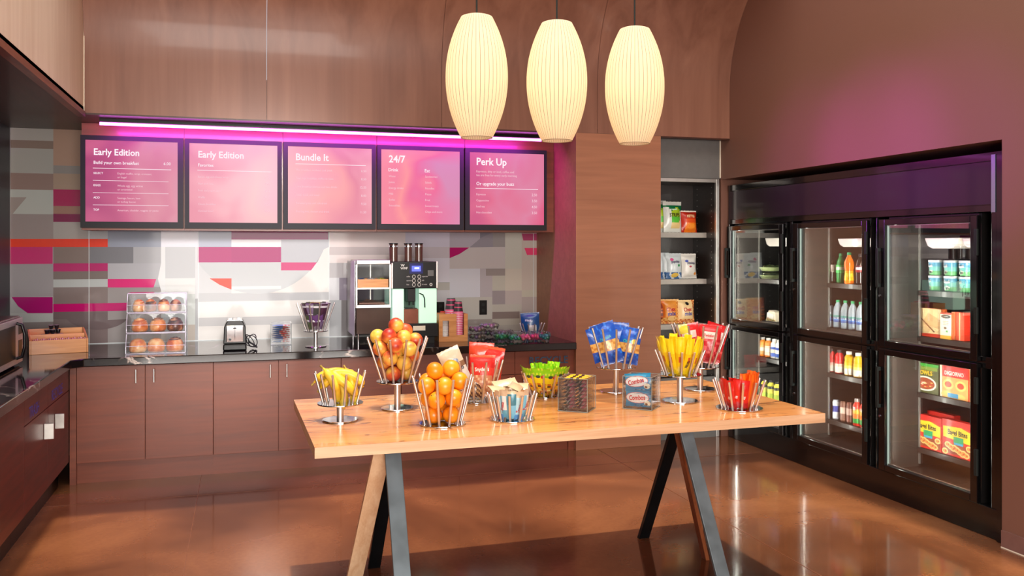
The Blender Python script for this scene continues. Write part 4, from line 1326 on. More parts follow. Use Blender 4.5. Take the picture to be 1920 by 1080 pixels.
def flat_p(b, w, h):
    quad(b, -w / 2, w / 2, 0, h, -.0004, (236, 200, 150)); quad(b, -w / 2, w / 2, 0, h * .12, -.0006, (206, 60, 36))
    polyq(b, [(-w * .48, h * .1), (-w * .1, h * .12), (w * .2, h * .45), (w * .15, h * .6), (-w * .48, h * .62)], -.0008, (214, 178, 130))
    polyq(b, [(-w * .4, h * .45), (w * .42, h * .3), (w * .48, h * .62), (-w * .1, h * .85)], -.0010, (206, 168, 120))
    polyq(b, [(-w * .45, h * .62), (-w * .42, h * .66), (w * .22, h * .2), (w * .18, h * .16)], -.0014, (110, 60, 36))
    random.seed(4)
    for k in range(46):
        disc(b, -w * .45 + w * .9 * random.random(), h * (.15 + .6 * random.random()), .0022, .0018, -.0018, (120, 80, 46), 6)
flat_p.side = lin((236, 110, 60))
def white_p(b, w, h):
    quad(b, -w / 2, w / 2, 0, h, -.0004, (240, 228, 206)); quad(b, -w / 2, w / 2, 0, h * .14, -.0006, (238, 180, 60)); quad(b, -w / 2, w / 2, h * .94, h, -.0006, (206, 50, 30))
    disc(b, 0, h * .86, w * .44, h * .07, -.0010, (20, 16, 16)); b.text("Stouffer's", 0, h * .84, h * .075, y=-.0016, col=W_, align='C', bold=.02, squeeze=.7)
    disc(b, -w * .05, h * .42, w * .13, h * .05, -.001, (110, 70, 50)); disc(b, w * .1, h * .3, w * .1, h * .04, -.001, (90, 160, 70))
    for k in range(3): b.box(-w * .25, w * .25, -.001, -.0008, h * (.66 - .06 * k), h * (.68 - .06 * k), 0, lin((170, 140, 110)))
white_p.side = lin((230, 110, 60))
def red_p(b, w, h):
    quad(b, -w / 2, w / 2, 0, h, -.0004, (226, 84, 50)); quad(b, -w * .5, -w * .2, 0, h, -.0006, (240, 160, 110)); quad(b, w * .1, w * .2, 0, h, -.0006, (244, 190, 140))
red_p.side = lin((210, 50, 30))

def boxed(painter, ua, ub, v0, v1, name, label, cat, group, shelf, dx=.0, d=.05, tilt=0.0):
    pa, pb = on_x(ua, v1, XS + dx), on_x(ub, v1, XS + dx)
    w = abs(pa.y - pb.y); h = on_x(ua, v0, XS + dx).z - pa.z
    return carton(name, w * .98, h, d, painter, label, cat, group, (XS + dx, (pa.y + pb.y) / 2, SHZ[shelf] + .001), FACE + tilt)
boxed(bagel_p, 1712, 1766, 779, 840, 'frozen_food_box', 'red bagel snack box, left one of the front pair on the lowest fridge shelf', 'food box', 'red bagel snack boxes', (2, 3), .0)
boxed(bagel_p, 1766, 1826, 792, 858, 'frozen_food_box', 'red bagel snack box, right one of the front pair on the lowest fridge shelf', 'food box', 'red bagel snack boxes', (2, 3), .0)
boxed(bagel_p, 1716, 1790, 776, 842, 'frozen_food_box', 'red box standing behind the pair of bagel snack boxes', 'food box', 'red bagel snack boxes', (2, 3), .07)
boxed(bowls_p, 1710, 1760, 678, 732, 'frozen_food_box', 'green and brown meal bowl box, left on the upper shelf of the lower right bay', 'food box', 'frozen meals', (2, 2))
boxed(pizza_p, 1762, 1816, 686, 748, 'frozen_food_box', 'red pizza box beside the green meal bowl box', 'food box', 'frozen meals', (2, 2))
boxed(red_p, 1818, 1846, 690, 752, 'frozen_food_box', 'orange-red box at the right edge, beside the pizza box', 'food box', 'frozen meals', (2, 2))
boxed(flat_p, 1724, 1765, 581, 633, 'frozen_food_box', 'beige flatbread box lying on the shelf under the ice cream cups', 'food box', 'frozen meals', (2, 1), .02)
boxed(white_p, 1763, 1784, 588, 637, 'frozen_food_box', 'narrow cream box with a black oval, beside the flatbread box', 'food box', 'frozen meals', (2, 1), -.0)
boxed(red_p, 1784, 1808, 586, 638, 'frozen_food_box', 'orange-red striped box right of the narrow cream box', 'food box', 'frozen meals', (2, 1), .02)

# ================================================================== SOFT PACKS
def bag_mb(w, h, t, color, texts=(), shapes=(), seal=.07, nx=12, nz=16, seed=0, wrinkle=.004):
    """sealed pillow pack, front to -Y, standing on z=0; color(s, r) gives the print"""
    rnd = random.Random(seed)
    ph = [rnd.uniform(0, 6.28) for _ in range(8)]
    def th(x, z):
        s = min(1, max(0, x / w + .5)); r = min(1, max(0, z / h))
        if r < seal or r > 1 - seal:
            k = 0.0
        else:
            q = (r - seal) / (1 - 2 * seal)
            k = (1 - abs(2 * q - 1) ** 3.0) ** .8
        e = (1 - abs(2 * s - 1) ** 2.6)
        return t / 2 * k * e + .0008 + wrinkle * k * (sin(9 * s + ph[0] + 4 * r) * sin(7 * r + ph[1]) * .35 + .25 * sin(23 * s + ph[2]) * abs(2 * r - 1) ** 3) * e
    def bow(z):
        r = z / h
        return 1 - .05 * sin(pi * r) ** 1
    b = MB()
    V = []; F = []; C = []
    for side in (0, 1):
        for j in range(nz + 1):
            for i in range(nx + 1):
                s = i / nx; r = j / nz
                x = (s - .5) * w * bow(r * h); z = r * h
                z += .0015 * sin(31 * s + ph[3]) * (r in (0, 1))
                y = th((s - .5) * w, r * h) * (-1 if side == 0 else 1)
                V.append((x, y, z))
        o = side * (nx + 1) * (nz + 1)
        for j in range(nz):
            for i in range(nx):
                a = o + j * (nx + 1) + i; q = (a, a + 1, a + nx + 2, a + nx + 1)
                F.append(q if side == 0 else tuple(reversed(q)))
                c = color((i + .5) / nx, (j + .5) / nz)
                C.append(lin(c))
    m = (nx + 1) * (nz + 1)
    for j in range(nz):
        for i, fl in ((0, True), (nx, False)):
            a = j * (nx + 1) + i; q = (a, a + nx + 1, m + a + nx + 1, m + a)
            F.append(q if fl is False else tuple(reversed(q))); C.append(lin(color(.5, (j + .5) / nz)))
    b.add(V, F, 0, C)
    sf = lambda x, z: -th(x, z) - .0012
    for shp in shapes:
        kind, x, z, rx, rz, c = shp[:6]
        n = 18
        lift = shp[6] if len(shp) > 6 else 0
        if kind == 'disc':
            cen = (x * w, sf(x * w, z * h) - .0006 - lift, z * h)
            ring = [(x * w + rx * w * cos(2 * pi * k / n), 0, z * h + rz * h * sin(2 * pi * k / n)) for k in range(n)]
            ring = [(p[0], sf(p[0], p[2]) - lift, p[2]) for p in ring]
            b.add([cen] + ring, [(0, 1 + k, 1 + (k + 1) % n) for k in range(n)], 0, lin(c))
    for tx in texts:
        s_, x, z, size, c = tx[:5]
        rot = tx[5] if len(tx) > 5 else 0
        sq = tx[6] if len(tx) > 6 else .85
        b.text(s_, x * w, z * h, size * h, col=lin(c), align='C', bold=.025, squeeze=sq, surf=lambda X, Z: sf(X, Z) - .0022, rot=rot)
    return b
def bands(*st):
    """st: (upper limit, colour)"""
    def f(s, r):
        for lim, c in st:
            if r <= lim: return c
        return st[-1][1]
    return f

# ---- snack shelf bags
def shelf_bag(name, ua, ub, v0, v1, shelf, label, color, texts=(), shapes=(), t=.085, lean=-.10, rz=0.0, dx=.0, group=None, seed=1):
    Yb = SFY + .05 + dx
    pa, pb = on_y(ua, v1, Yb), on_y(ub, v1, Yb)
    h = on_y(ua, v0, Yb).z - pa.z
    w = (pb.x - pa.x)
    o = bag_mb(w, h, t, color, texts, shapes, seed=seed).build(name, M['print'], smooth=50)
    o.location = ((pa.x + pb.x) / 2, Yb, SH[shelf] + .003)
    o.rotation_euler = (lean * 0 - .06, 0, rz)
    return tag(o, label, 'snack bag', group)
def strips_c(s, r):
    if r > .9: return (226, 226, 218)
    if r > .76 + .05 * sin(s * 12): return (16, 116, 66)
    if .3 < s < .8:
        if r > .48: return (168, 196, 40)
        if r > .30 + .1 * (s - .3): return (90, 190, 60)
        if r > .12: return (236, 206, 140)
    return (226, 228, 220)
shelf_bag('snack_bag', 1212, 1247, 376, 435, 0, 'white and green snack bag at the far left of the top shelf, half hidden by the frame', strips_c, [('STRIPS', 0, .50, .13, (40, 30, 20))], dx=.05, group='bags on the top shelf', seed=3) if False else None
shelf_bag('snack_bag', 1229, 1250, 374, 434, 0, 'narrow-looking white and green bag at the far left of the top shelf', strips_c, [('S', .2, .50, .13, (40, 30, 20))], dx=.04, group='bags on the top shelf', seed=3)
shelf_bag('snack_bag', 1243, 1280, 377, 435, 0, 'white and green bag of vegetable strips in the middle of the top shelf', strips_c, [('STRIPS', 0, .50, .16, (40, 34, 14), 0, .8), ('vegetable', 0, .72, .07, (220, 240, 220))], group='bags on the top shelf', seed=4, rz=.1)
shelf_bag('snack_bag', 1276, 1308, 394, 435, 0, 'small orange-red chip bag at the right of the top shelf', lambda s, r: (236, 226, 214) if r > .93 else ((190, 40, 20) if (r > .6 or s < .15 or s > .9) else ((246, 130, 30) if r < .42 else (222, 80, 30))), [('KETTLE', 0, .68, .17, (248, 226, 170), 0, .72)], [('disc', 0, .28, .25, .12, (250, 150, 50))], group='bags on the top shelf', seed=5, rz=.15)
def pop_c(s, r):
    if r < .28: return (50, 96, 150) if (s + r) % .5 < .36 else (210, 220, 228)
    return (206, 214, 216)
shelf_bag('snack_bag', 1230, 1247, 474, 523, 1, 'white and blue chip bag at the far left of the second shelf', pop_c, dx=.05, group='bags on the second shelf', seed=6)
shelf_bag('snack_bag', 1238, 1256, 474, 523, 1, 'white and blue chip bag second from the left on the second shelf', pop_c, dx=.03, group='bags on the second shelf', seed=7)
shelf_bag('snack_bag', 1248, 1279, 474, 522, 1, 'white and blue chip bag showing yellow chips, middle of the second shelf', pop_c, [('popchips', 0, .62, .14, (60, 40, 90), .05, .7)], [('disc', 0, .14, .22, .09, (240, 200, 90)), ('disc', -.2, .75, .1, .06, (200, 60, 120)), ('disc', .2, .52, .08, .05, (60, 150, 90))], group='bags on the second shelf', seed=8, rz=.05)
shelf_bag('snack_bag', 1277, 1307, 475, 522, 1, 'plain white chip bag at the right of the second shelf', lambda s, r: (218, 214, 206), [('popchips', 0, .58, .14, (50, 50, 90), -.05, .7)], [('disc', .3, .2, .1, .06, (236, 150, 60)), ('disc', -.25, .7, .09, .05, (60, 80, 170)), ('disc', -.05, .48, .08, .04, (170, 40, 60))], group='bags on the second shelf', seed=9, rz=.1)
def chex_c(s, r):
    if r > .93: return (226, 170, 100)
    if r < .22 or s > .82: return (206, 110, 40) if int(s * 9 + r * 14) % 2 else (236, 180, 100)
    return (226, 110, 30) if s < .2 else (236, 150, 60)
def chex_c2(s, r):
    if r < .2 or s > .8: return (196, 90, 40) if int(s * 9 + r * 14) % 2 else (240, 180, 110)
    return (240, 206, 150)
CT = [('Chex', -.02, .52, .22, (190, 30, 34), .06, .8), ('mix', .02, .34, .24, (40, 60, 150), .06, 1.0)]
shelf_bag('snack_bag', 1229, 1247, 562, 608, 2, 'dark orange snack mix bag at the far left of the third shelf', lambda s, r: (150, 50, 26) if r > .6 else ((200, 100, 50) if int(r * 12) % 2 else (120, 50, 30)), dx=.03, group='bags on the third shelf', seed=10)
shelf_bag('snack_bag', 1240, 1273, 560, 606, 2, 'bright orange snack mix bag in the middle of the third shelf', chex_c, CT, [('disc', .04, .22, .25, .1, (246, 200, 130))], group='bags on the third shelf', seed=11, rz=-.05)
shelf_bag('snack_bag', 1270, 1303, 562, 606, 2, 'cream snack mix bag at the right of the third shelf', chex_c2, CT, [('disc', .0, .84, .1, .07, (30, 26, 26))], group='bags on the third shelf', seed=12, rz=.08)
shelf_bag('snack_bag', 1231, 1252, 668, 692, 3, 'red and white snack bag low on the bottom shelf behind the table baskets', lambda s, r: (206, 40, 30) if r > .4 else (236, 210, 200), group='bags on the bottom shelf', seed=13)
shelf_bag('snack_bag', 1253, 1276, 668, 692, 3, 'second red snack bag on the bottom shelf behind the yellow bars', lambda s, r: (196, 36, 30), group='bags on the bottom shelf', seed=14)
# ================================================================== TABLE
TT, TH = .91, .045
TX0, TX1, TY0, TY1 = .270, 2.722, 3.69, 4.885
tcx, tcy = (TX0 + TX1) / 2, (TY0 + TY1) / 2
table = thing('display_table', 'long oak-topped table on steel and wood A-shaped legs in the middle of the floor', 'table', (tcx, tcy, 0))
b = MB()
b.add([(TX0 - tcx, TY0 - tcy, TT), (TX1 - tcx, TY0 - tcy, TT), (TX1 - tcx, TY1 - tcy, TT), (TX0 - tcx, TY1 - tcy, TT)], [(0, 1, 2, 3)], 0)
x0, x1, y0, y1 = TX0 - tcx, TX1 - tcx, TY0 - tcy, TY1 - tcy
b.add([(x0, y0, TT - TH), (x1, y0, TT - TH), (x1, y1, TT - TH), (x0, y1, TT - TH), (x0, y0, TT), (x1, y0, TT), (x1, y1, TT), (x0, y1, TT)],
      [(0, 3, 2, 1), (0, 1, 5, 4), (1, 2, 6, 5), (2, 3, 7, 6), (3, 0, 4, 7)], 1)
# merge the rim so that the bevel can work
o = b.build('tabletop', [M['oak_top'], M['oak_edge']], table)

def bar_leg(p0, p1, wx, wy, mats, name, fy_, split=None):
    """leg of flat bar from the top point to the foot; wx wide in X, wy deep"""
    d = Vector(p1) - Vector(p0)
    b = MB()
    v = []
    for p in (p1, p0):
        v += [(p[0] - wx / 2, p[1] - wy / 2, p[2]), (p[0] + wx / 2, p[1] - wy / 2, p[2]), (p[0] + wx / 2, p[1] + wy / 2, p[2]), (p[0] - wx / 2, p[1] + wy / 2, p[2])]
    b.add(v, [(0, 3, 2, 1), (4, 5, 6, 7), (0, 1, 5, 4), (1, 2, 6, 5), (2, 3, 7, 6), (3, 0, 4, 7)])
    o = b.build(name, mats, table, bevel=.002)
    return o
zt = TT - TH - .001
def leg_between(P1, P2, wx, wy, mat, lb):
    """a straight bar through two sighted points, from the underside of the top to the floor"""
    d = P2 - P1
    top = P1 + d * ((zt - P1.z) / d.z); foot = P1 + d * ((0 - P1.z) / d.z)
    c = Vector((tcx, tcy, 0))
    o = bar_leg(top - c, foot - c, wx, wy, mat, 'leg', 0); o['label'] = lb
    return o
leg_between(on_y(734.5, 856, 4.05), on_y(750, 1080, 3.82), .074, .02, M['steel_leg'], 'blue-grey steel leg')
leg_between(on_y(1287, 812, 4.05), on_y(1354, 1080, 3.82), .070, .02, M['steel_leg'], 'blue-grey steel leg')
leg_between(on_y(733, 856, 4.32), on_z(703, 1062, 0), .066, .03, M['steel_dark'], 'black steel leg')
leg_between(on_y(1266, 816, 4.32), on_z(1210, 1009, 0), .066, .03, M['steel_dark'], 'black steel leg')
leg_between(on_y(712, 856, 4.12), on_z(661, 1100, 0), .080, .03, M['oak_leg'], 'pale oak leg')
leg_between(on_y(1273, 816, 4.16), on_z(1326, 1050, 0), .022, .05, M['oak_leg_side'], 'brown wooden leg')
table.rotation_euler = (0, 0, RAD(.9))
b = MB()
for x in (.66, 2.16):
    b.box(x - tcx - .06, x - tcx + .06, -.25, .20, zt - .010, zt)
b.build('mounting_plate', M['steel_dark'], table)

# ================================================================== BASKETS
def basket(label, x, y, zb, foot_r, ped, plate_r, rod_h, r_bot, r_top, n=12, a0=.13, rod_r=.0058):
    t = thing('wire_basket', label, 'basket', (x, y, zb), 0, 'steel rod baskets')
    z = .0
    if ped:
        b = MB(); b.lathe([(foot_r, 0), (foot_r, .004), (foot_r - .002, .006), (.018, .0065)], 40); b.build('foot', M['chrome'], t, smooth=40)
        b = MB(); b.lathe([(.0165, .0065), (.0165, ped)], 24); b.build('stem', M['brushed'], t, smooth=40)
        z = ped
    b = MB(); b.lathe([(plate_r, z), (plate_r + .0008, z + .003), (plate_r, z + .006), (0, z + .0061)], 48); b.build('plate', M['chrome'], t, smooth=40)
    for k in range(n):
        a = 2 * pi * k / n + a0
        b = MB()
        b.cyl((r_bot * cos(a), r_bot * sin(a), z + .005), (r_top * cos(a), r_top * sin(a), z + rod_h), rod_r, 10)
        b.build('rod', M['brushed'], t, smooth=50)
    return t
def inner(t_top, rb, rt, h):
    return lambda z: rb + (rt - rb) * min(1, max(0, z / h))
BK = {}
def bk(key, label, u, v, ped, plate_r, rod_h, r_bot, r_top, zb=TT, foot_r=.083, a0=.13):
    p = on_z(u, v, zb)
    zb += .0006
    basket(label, p.x, p.y, zb, foot_r, ped, plate_r, rod_h, r_bot, r_top, a0=a0)
    BK[key] = (p.x, p.y, zb + ped + .0065, rod_h, r_bot, r_top)
bk('A', 'steel rod basket on a low stem holding the bananas', 638, 788, .078, .106, .150, .080, .120)
bk('B', 'tall steel rod basket on a stem heaped with red and yellow fruit', 745, 766, .134, .105, .225, .078, .154, foot_r=.082)
bk('C', 'tall steel rod basket full of oranges, standing flat on the table', 830, 795, 0, .106, .220, .086, .142)
bk('D', 'steel rod basket of red snack bags behind the oranges', 893, 752, 0, .106, .220, .082, .142)
bk('E', 'short steel rod basket of pale blue bars at the front of the table', 960, 786, 0, .107, .126, .086, .118)
bk('F', 'short steel rod basket of green and yellow bags', 1022, 742, 0, .106, .132, .080, .128)
bk('H', 'steel rod basket on a stem holding blue snack bags', 1155, 734, .134, .110, .228, .080, .152, foot_r=.09)
bk('J', 'steel rod basket on a stem full of yellow bars', 1275, 752, .138, .112, .132, .080, .130, foot_r=.093)
bk('K', 'steel rod basket on a stem at the back right with red bags', 1313, 730, .128, .105, .245, .076, .162, foot_r=.09)
bk('L', 'short steel rod basket of red and orange packs at the right end of the table', 1386, 766, 0, .116, .145, .084, .130)
bk('T', 'steel rod basket of tea packets on a stem on the back counter', 592, 650, .125, .098, .228, .074, .155, zb=ZT, foot_r=.085)
bk('N', 'small steel rod basket with a blue bag in the right corner of the back counter', 998, 632, 0, .085, .125, .070, .115, zb=ZT, a0=.4)

# ---- spheres that settle inside a basket
def settle(n, r, key, seed, mound=1.0, it=700):
    x, y, z0, h, rb, rt = BK[key]
    rnd = random.Random(seed)
    P = [Vector((rnd.uniform(-.03, .03), rnd.uniform(-.03, .03), r + .018 * k)) for k in range(n)]
    slope = (rt - rb) / h
    cs = 1 / sqrt(1 + slope * slope)
    for q in range(it):
        for p in P:
            p.z -= .0012 * (1 if q < it - 60 else .1)
            p.x *= .997; p.y *= .997
        for _ in range(3):
            for i in range(n):
                for j in range(i + 1, n):
                    d = P[j] - P[i]; l = d.length
                    if l < 2 * r and l > 1e-6:
                        k = (2 * r - l) / 2 / l
                        P[i] -= d * k; P[j] += d * k
            for p in P:
                if p.z < r: p.z = r
                R = rb - .007 + slope * p.z
                lim = (R - r / cs) if p.z < h - .01 else (R - r / cs + .008)
                rr = sqrt(p.x ** 2 + p.y ** 2)
                if rr > lim and rr > 0:
                    p.x *= lim / rr; p.y *= lim / rr
    return [(x + p.x, y + p.y, z0 + p.z) for p in P]
def fruit_mesh(name, r, mat, kind):
    b = MB(); prof = []
    m = 18
    for k in range(m + 1):
        a = -pi / 2 + pi * k / m
        rr, z = r * cos(a), r * sin(a)
        if kind == 'orange':
            z *= .96
            if k >= m - 1: z -= r * .03
        else:
            rr *= 1 + .03 * sin(a); z *= .99 + .04 * (a > 0)
            if k >= m - 1: z -= r * .09 * (k - m + 2) / 2
        prof.append((max(rr, 0), z))
    b.lathe(prof, 28)
    o = b.build(name, mat, smooth=180)
    b = MB(); b.lathe([(r * .09, r * .925), (r * .07, r * .96), (0, r * .965)], 8, col=lin((90, 80, 30))); s_ = b.build('stem_end', M['print_matte'], o, smooth=60)
    if kind != 'orange': s_.location = (0, 0, -r * .02)
    return o
def heap(proto, pts, labelf, group, seed):
    rnd = random.Random(seed)
    idx = sorted(range(len(pts)), key=lambda i: (round(pts[i][2] / .05), pts[i][0]))
    rows = {}
    for i in idx: rows.setdefault(round(pts[i][2] / .05), []).append(i)
    lv = sorted(rows)
    for li, k in enumerate(lv):
        row = sorted(rows[k], key=lambda i: pts[i][0])
        for j, i in enumerate(row):
            q = proto if not heap.used.get(proto) else copy_tree(proto)
            heap.used[proto] = True
            q.location = pts[i]
            q.rotation_euler = (rnd.uniform(-1.2, 1.2), rnd.uniform(-1.2, 1.2), rnd.uniform(0, 6.28))
            layer = ['bottom', 'second', 'third', 'fourth', 'fifth', 'sixth', 'seventh'][li]
            tag(q, labelf(nth(j, len(row)) if len(row) > 1 else 'only one', layer), labelf.cat, group)
heap.used = {}
def lf(fmt, cat):
    f = lambda a, l: fmt % (a, l)
    f.cat = cat
    return f
heap(fruit_mesh('orange', .0405, M['orange_skin'], 'orange'), settle(17, .0405, 'C', 3), lf('ripe orange, %s in the %s layer of its basket', 'orange'), 'oranges in the basket', 1)
heap(fruit_mesh('nectarine', .0385, M['mango_skin'], 'mango'), settle(21, .0385, 'B', 5), lf('red and yellow nectarine, %s in the %s layer', 'fruit'), 'nectarines in the tall basket', 2)

# ---- bananas
def banana(L=.195, R=.125, r=.0205):
    b = MB()
    n = 18; path = []; rad = []
    tot = L / R
    for k in range(n + 1):
        a = -tot / 2 + tot * k / n
        path.append((R * sin(a), 0, R * cos(a) - R))
        s_ = k / n
        q = min(1, (s_ / .16)) ** .55 * min(1, ((1 - s_) / .12)) ** .5
        rad.append(max(.0045, r * q * (1 if s_ > .07 else .6)))
    b.tube(path, r, 9, radii=rad)
    o = b.build('banana', M['banana_skin'], smooth=70)
    b = MB(); a = path[0]; d = (Vector(path[0]) - Vector(path[1])).normalized()
    b.tube([Vector(a), Vector(a) + d * .018], .0045, 7, col=lin((150, 120, 40)), radii=[.0048, .006]); b.build('stalk', M['print_matte'], o, smooth=60)
    b = MB(); a = Vector(path[-1]); d = (a - Vector(path[-2])).normalized()
    b.tube([a - d * .001, a + d * .004], .004, 7, col=lin((50, 36, 20))); b.build('tip', M['print_matte'], o, smooth=60)
    return o
ban = banana()
bx, by, bz = BK['A'][:3]
# (dx, dy, dz of the middle, rx, ry, rz)
BAN = [(-.035, .02, .150, .25, -.12, .15, 'long banana lying highest, its tip pointing left'), (-.020, -.015, .135, .55, -.35, .05, 'banana whose tip sticks out left over the rods'),
       (.030, -.015, .146, -.35, .25, -.05, 'banana arching over the top of the bunch to the right'), (.045, .03, .138, -.1, .42, .1, 'banana at the back right of the bunch'),
       (.012, -.045, .108, 1.25, .75, -.2, 'short-looking banana curving down in front'), (-.030, -.040, .098, 1.2, 1.2, .25, 'banana standing against the left front rods'),
       (.058, -.020, .085, .9, 1.35, -.3, 'banana hanging down inside the right side'), (.015, .005, .052, .4, 1.45, .4, 'banana deep in the middle of the basket'), (-.005, .04, .072, -.5, .9, .1, 'banana half hidden at the back of the basket')]
for k, (dx, dy, dz_, rx, ry, rz, lb) in enumerate(BAN):
    q = ban if k == 0 else copy_tree(ban)
    q.location = (bx + dx, by + dy, bz + dz_ - .01); q.rotation_euler = (rx, ry, rz)
    tag(q, 'yellow ' + lb, 'banana', 'bananas in the low basket')

# ---- packs in the baskets
def put(o, key, dx, dy, dz_, rx, ry, rz, label, cat, group):
    x, y, z0 = BK[key][:3]
    o.location = (x + dx, y + dy, z0 + dz_); o.rotation_euler = (rx, ry, rz)
    return tag(o, label, cat, group)
def mk(mb, name='snack_bag'):
    return mb.build(name, M['print'], smooth=50)
# D: red pretzel bags and a cream cookie bag
def red_c(s, r):
    if r > .70: return (206, 36, 30) if r < .93 else (226, 90, 50)
    if r > .52: return (226, 60, 44)
    if s < .12 or s > .9: return (190, 40, 30)
    return (206, 130, 90) if (int(s * 9) + int(r * 16)) % 3 else (236, 190, 150)
f = facing(on_z(893, 752, TT))
RT = [("Snyder's", 0, .60, .13, (245, 235, 225), .05, .8)]
put(mk(bag_mb(.135, .215, .038, red_c, RT, seed=21)), 'D', .018, -.035, .025, -.16, .03, f - .05, 'front red pretzel bag in the rod basket', 'snack bag', 'red bags behind the oranges')
put(mk(bag_mb(.135, .225, .045, red_c, RT, seed=22)), 'D', .062, .010, .055, -.05, .14, f - .25, 'red bag leaning right behind the front one', 'snack bag', 'red bags behind the oranges')
put(mk(bag_mb(.135, .225, .045, lambda s, r: (220, 70, 40) if r > .6 else red_c(s, r), seed=23)), 'D', .030, .050, .075, .08, .06, f, 'orange-red bag at the back, highest of the red bags', 'snack bag', 'red bags behind the oranges')
put(mk(bag_mb(.120, .225, .035, lambda s, r: (236, 216, 186) if r > .6 or r < .2 else ((150, 110, 80) if r > .52 else (240, 232, 220)), [('Sausalito', 0, .42, .15, (40, 44, 60), .12, .75), ('Cookies', .02, .26, .09, (60, 60, 70), .12, .8)], [('disc', .1, .68, .16, .06, (130, 150, 180))], seed=24)),
    'D', -.070, -.020, .068, .0, -.42, f + .1, 'cream cookie bag tilted to the left over the oranges', 'snack bag', 'bags behind the oranges')
put(mk(bag_mb(.10, .11, .04, lambda s, r: (200, 160, 110) if int(s * 8 + r * 9) % 2 else (90, 50, 40), seed=25)), 'D', -.02, -.030, .0, -.1, 0, f, 'small brown nut bag at the bottom of the rod basket', 'snack bag', 'bags behind the oranges')
# E: pale bars standing upright
def bar_c(kind):
    if kind == 0: return lambda s, r: (214, 186, 150) if r > .80 else ((170, 214, 226) if r > .22 else (90, 150, 210))
    if kind == 1: return lambda s, r: (206, 180, 150) if r > .82 else ((226, 230, 228) if .25 < s < .8 and r > .3 else (110, 180, 206))
    return lambda s, r: (220, 190, 150) if r > .85 else ((60, 130, 150) if r > .5 else (120, 190, 220))
protos = [mk(bag_mb(.044, .135, .020, bar_c(k), [('Treats', 0, .42, .16, (190, 50, 60), 1.35, .8)] if k < 2 else (), seed=30 + k, nx=6, nz=10, wrinkle=.002), 'snack_bar') for k in range(3)]
used = set()
fE = facing(on_z(960, 786, TT))
def fan(key, protos, spots, labelf, cat, group, zoff=.002, tilt=1.0):
    spots = sorted(spots, key=lambda s_: s_[0])
    for j, (a, rr, k) in enumerate(spots):
        p = protos[k % len(protos)]
        q = p if id(p) not in used else copy_tree(p)
        used.add(id(p))
        x, y, z0, h, rb, rt = BK[key]
        dx, dy = rr * sin(a), -rr * cos(a)
        lean = (rt - rb) / h * tilt * min(1, rr / rb)
        e = (Matrix.Rotation(a, 3, 'Z') @ Matrix.Rotation(lean, 3, 'X')).to_euler()
        q.location = (x + dx, y + dy, z0 + zoff + .004 * (j % 3)); q.rotation_euler = e
        tag(q, labelf(j, len(spots)), cat, group)
def ring(n, a0, a1, rr, k0=0):
    return [(a0 + (a1 - a0) * i / max(1, n - 1), rr, k0 + i) for i in range(n)]
fan('E', protos, ring(5, fE - 1.0, fE + 1.0, .060) + ring(4, fE - .9, fE + .9, .018, 1), lambda j, n: 'pale blue tan-topped bar, %s in the short front basket' % nth(j, n), 'snack bar', 'pale blue bars in the short basket')
# flat tan packs lying on top of the bars
for k, (dx, dy, rz) in enumerate(((-.035, .02, .3), (.03, .035, -.35), (.045, -.01, 1.1), (-.01, .05, 0))):
    q = mk(bag_mb(.12, .06, .018, lambda s, r: (216, 188, 150), seed=40 + k, nx=8, nz=6, wrinkle=.002), 'snack_bar')
    x, y, z0 = BK['E'][:3]
    q.location = (x + dx, y + dy, z0 + .118 + .008 * k); q.rotation_euler = (-1.15, .1 - .08 * k, rz)
    tag(q, ['tan wrapped pack lying over the left bars', 'tan wrapped pack lying over the back right bars', 'tan wrapped pack slanting over the right rods', 'tan wrapped pack on top at the back of the short basket'][k], 'snack bar', 'tan packs on the blue bars')
# F: green topped yellow bags
def gy_c(s, r):
    if r > .68: return (140, 214, 20) if (s * 5 + r * 3) % 1.2 < .9 else (206, 236, 60)
    if r > .5: return (246, 226, 30)
    return [(240, 200, 40), (206, 120, 30), (246, 220, 60), (90, 60, 30), (226, 150, 50)][int(s * 7 + int(r * 14) * 3) % 5]
protF = [mk(bag_mb(.078, .168, .026, gy_c, shapes=[('disc', .05 * k, .74, .16, .05, (40, 70, 60)), ('disc', .28, .72, .08, .05, (200, 40, 40))], seed=50 + k, nx=8, nz=14, wrinkle=.003)) for k in range(2)]
fF = facing(on_z(1022, 742, TT))
fan('F', protF, ring(6, fF - 1.35, fF + 1.25, .062) + ring(4, fF - 1.2, fF + 1.5, .024, 1) + [(fF + 2.6, .045, 0), (fF - 2.6, .045, 1)], lambda j, n: 'yellow bag with a green top, %s in its short basket' % nth(j, n), 'snack bag', 'green and yellow bags', tilt=1.5)
# H: blue bags
def blue_c(s, r):
    if r < .30 or r > .72: return (24, 76, 176) if (s + r) % .4 < .33 else (40, 110, 206)
    if r > .58: return (30, 90, 190)
    return (226, 176, 96) if (int(s * 8) + int(r * 20)) % 3 else (196, 130, 60)
fH = facing(on_z(1155, 734, TT))
put(mk(bag_mb(.135, .235, .05, blue_c, [('Famous', 0, .60, .11, (60, 170, 190), .2, .8)], seed=61)), 'H', -.030, -.035, .022, -.12, -.30, fH + .05, 'big blue cookie bag on the left, tilted', 'snack bag', 'blue bags in the rod basket')
put(mk(bag_mb(.125, .205, .05, blue_c, [('Chips', -.1, .58, .12, (60, 190, 170), .1, .8)], [('disc', .22, .62, .13, .07, (236, 206, 40))], seed=62)), 'H', .050, -.030, .018, -.12, .14, fH - .1, 'blue bag with a round yellow mark on the right', 'snack bag', 'blue bags in the rod basket')
put(mk(bag_mb(.125, .215, .05, blue_c, seed=63)), 'H', .02, .045, .035, .12, .05, fH, 'blue bag at the back between the other two', 'snack bag', 'blue bags in the rod basket')
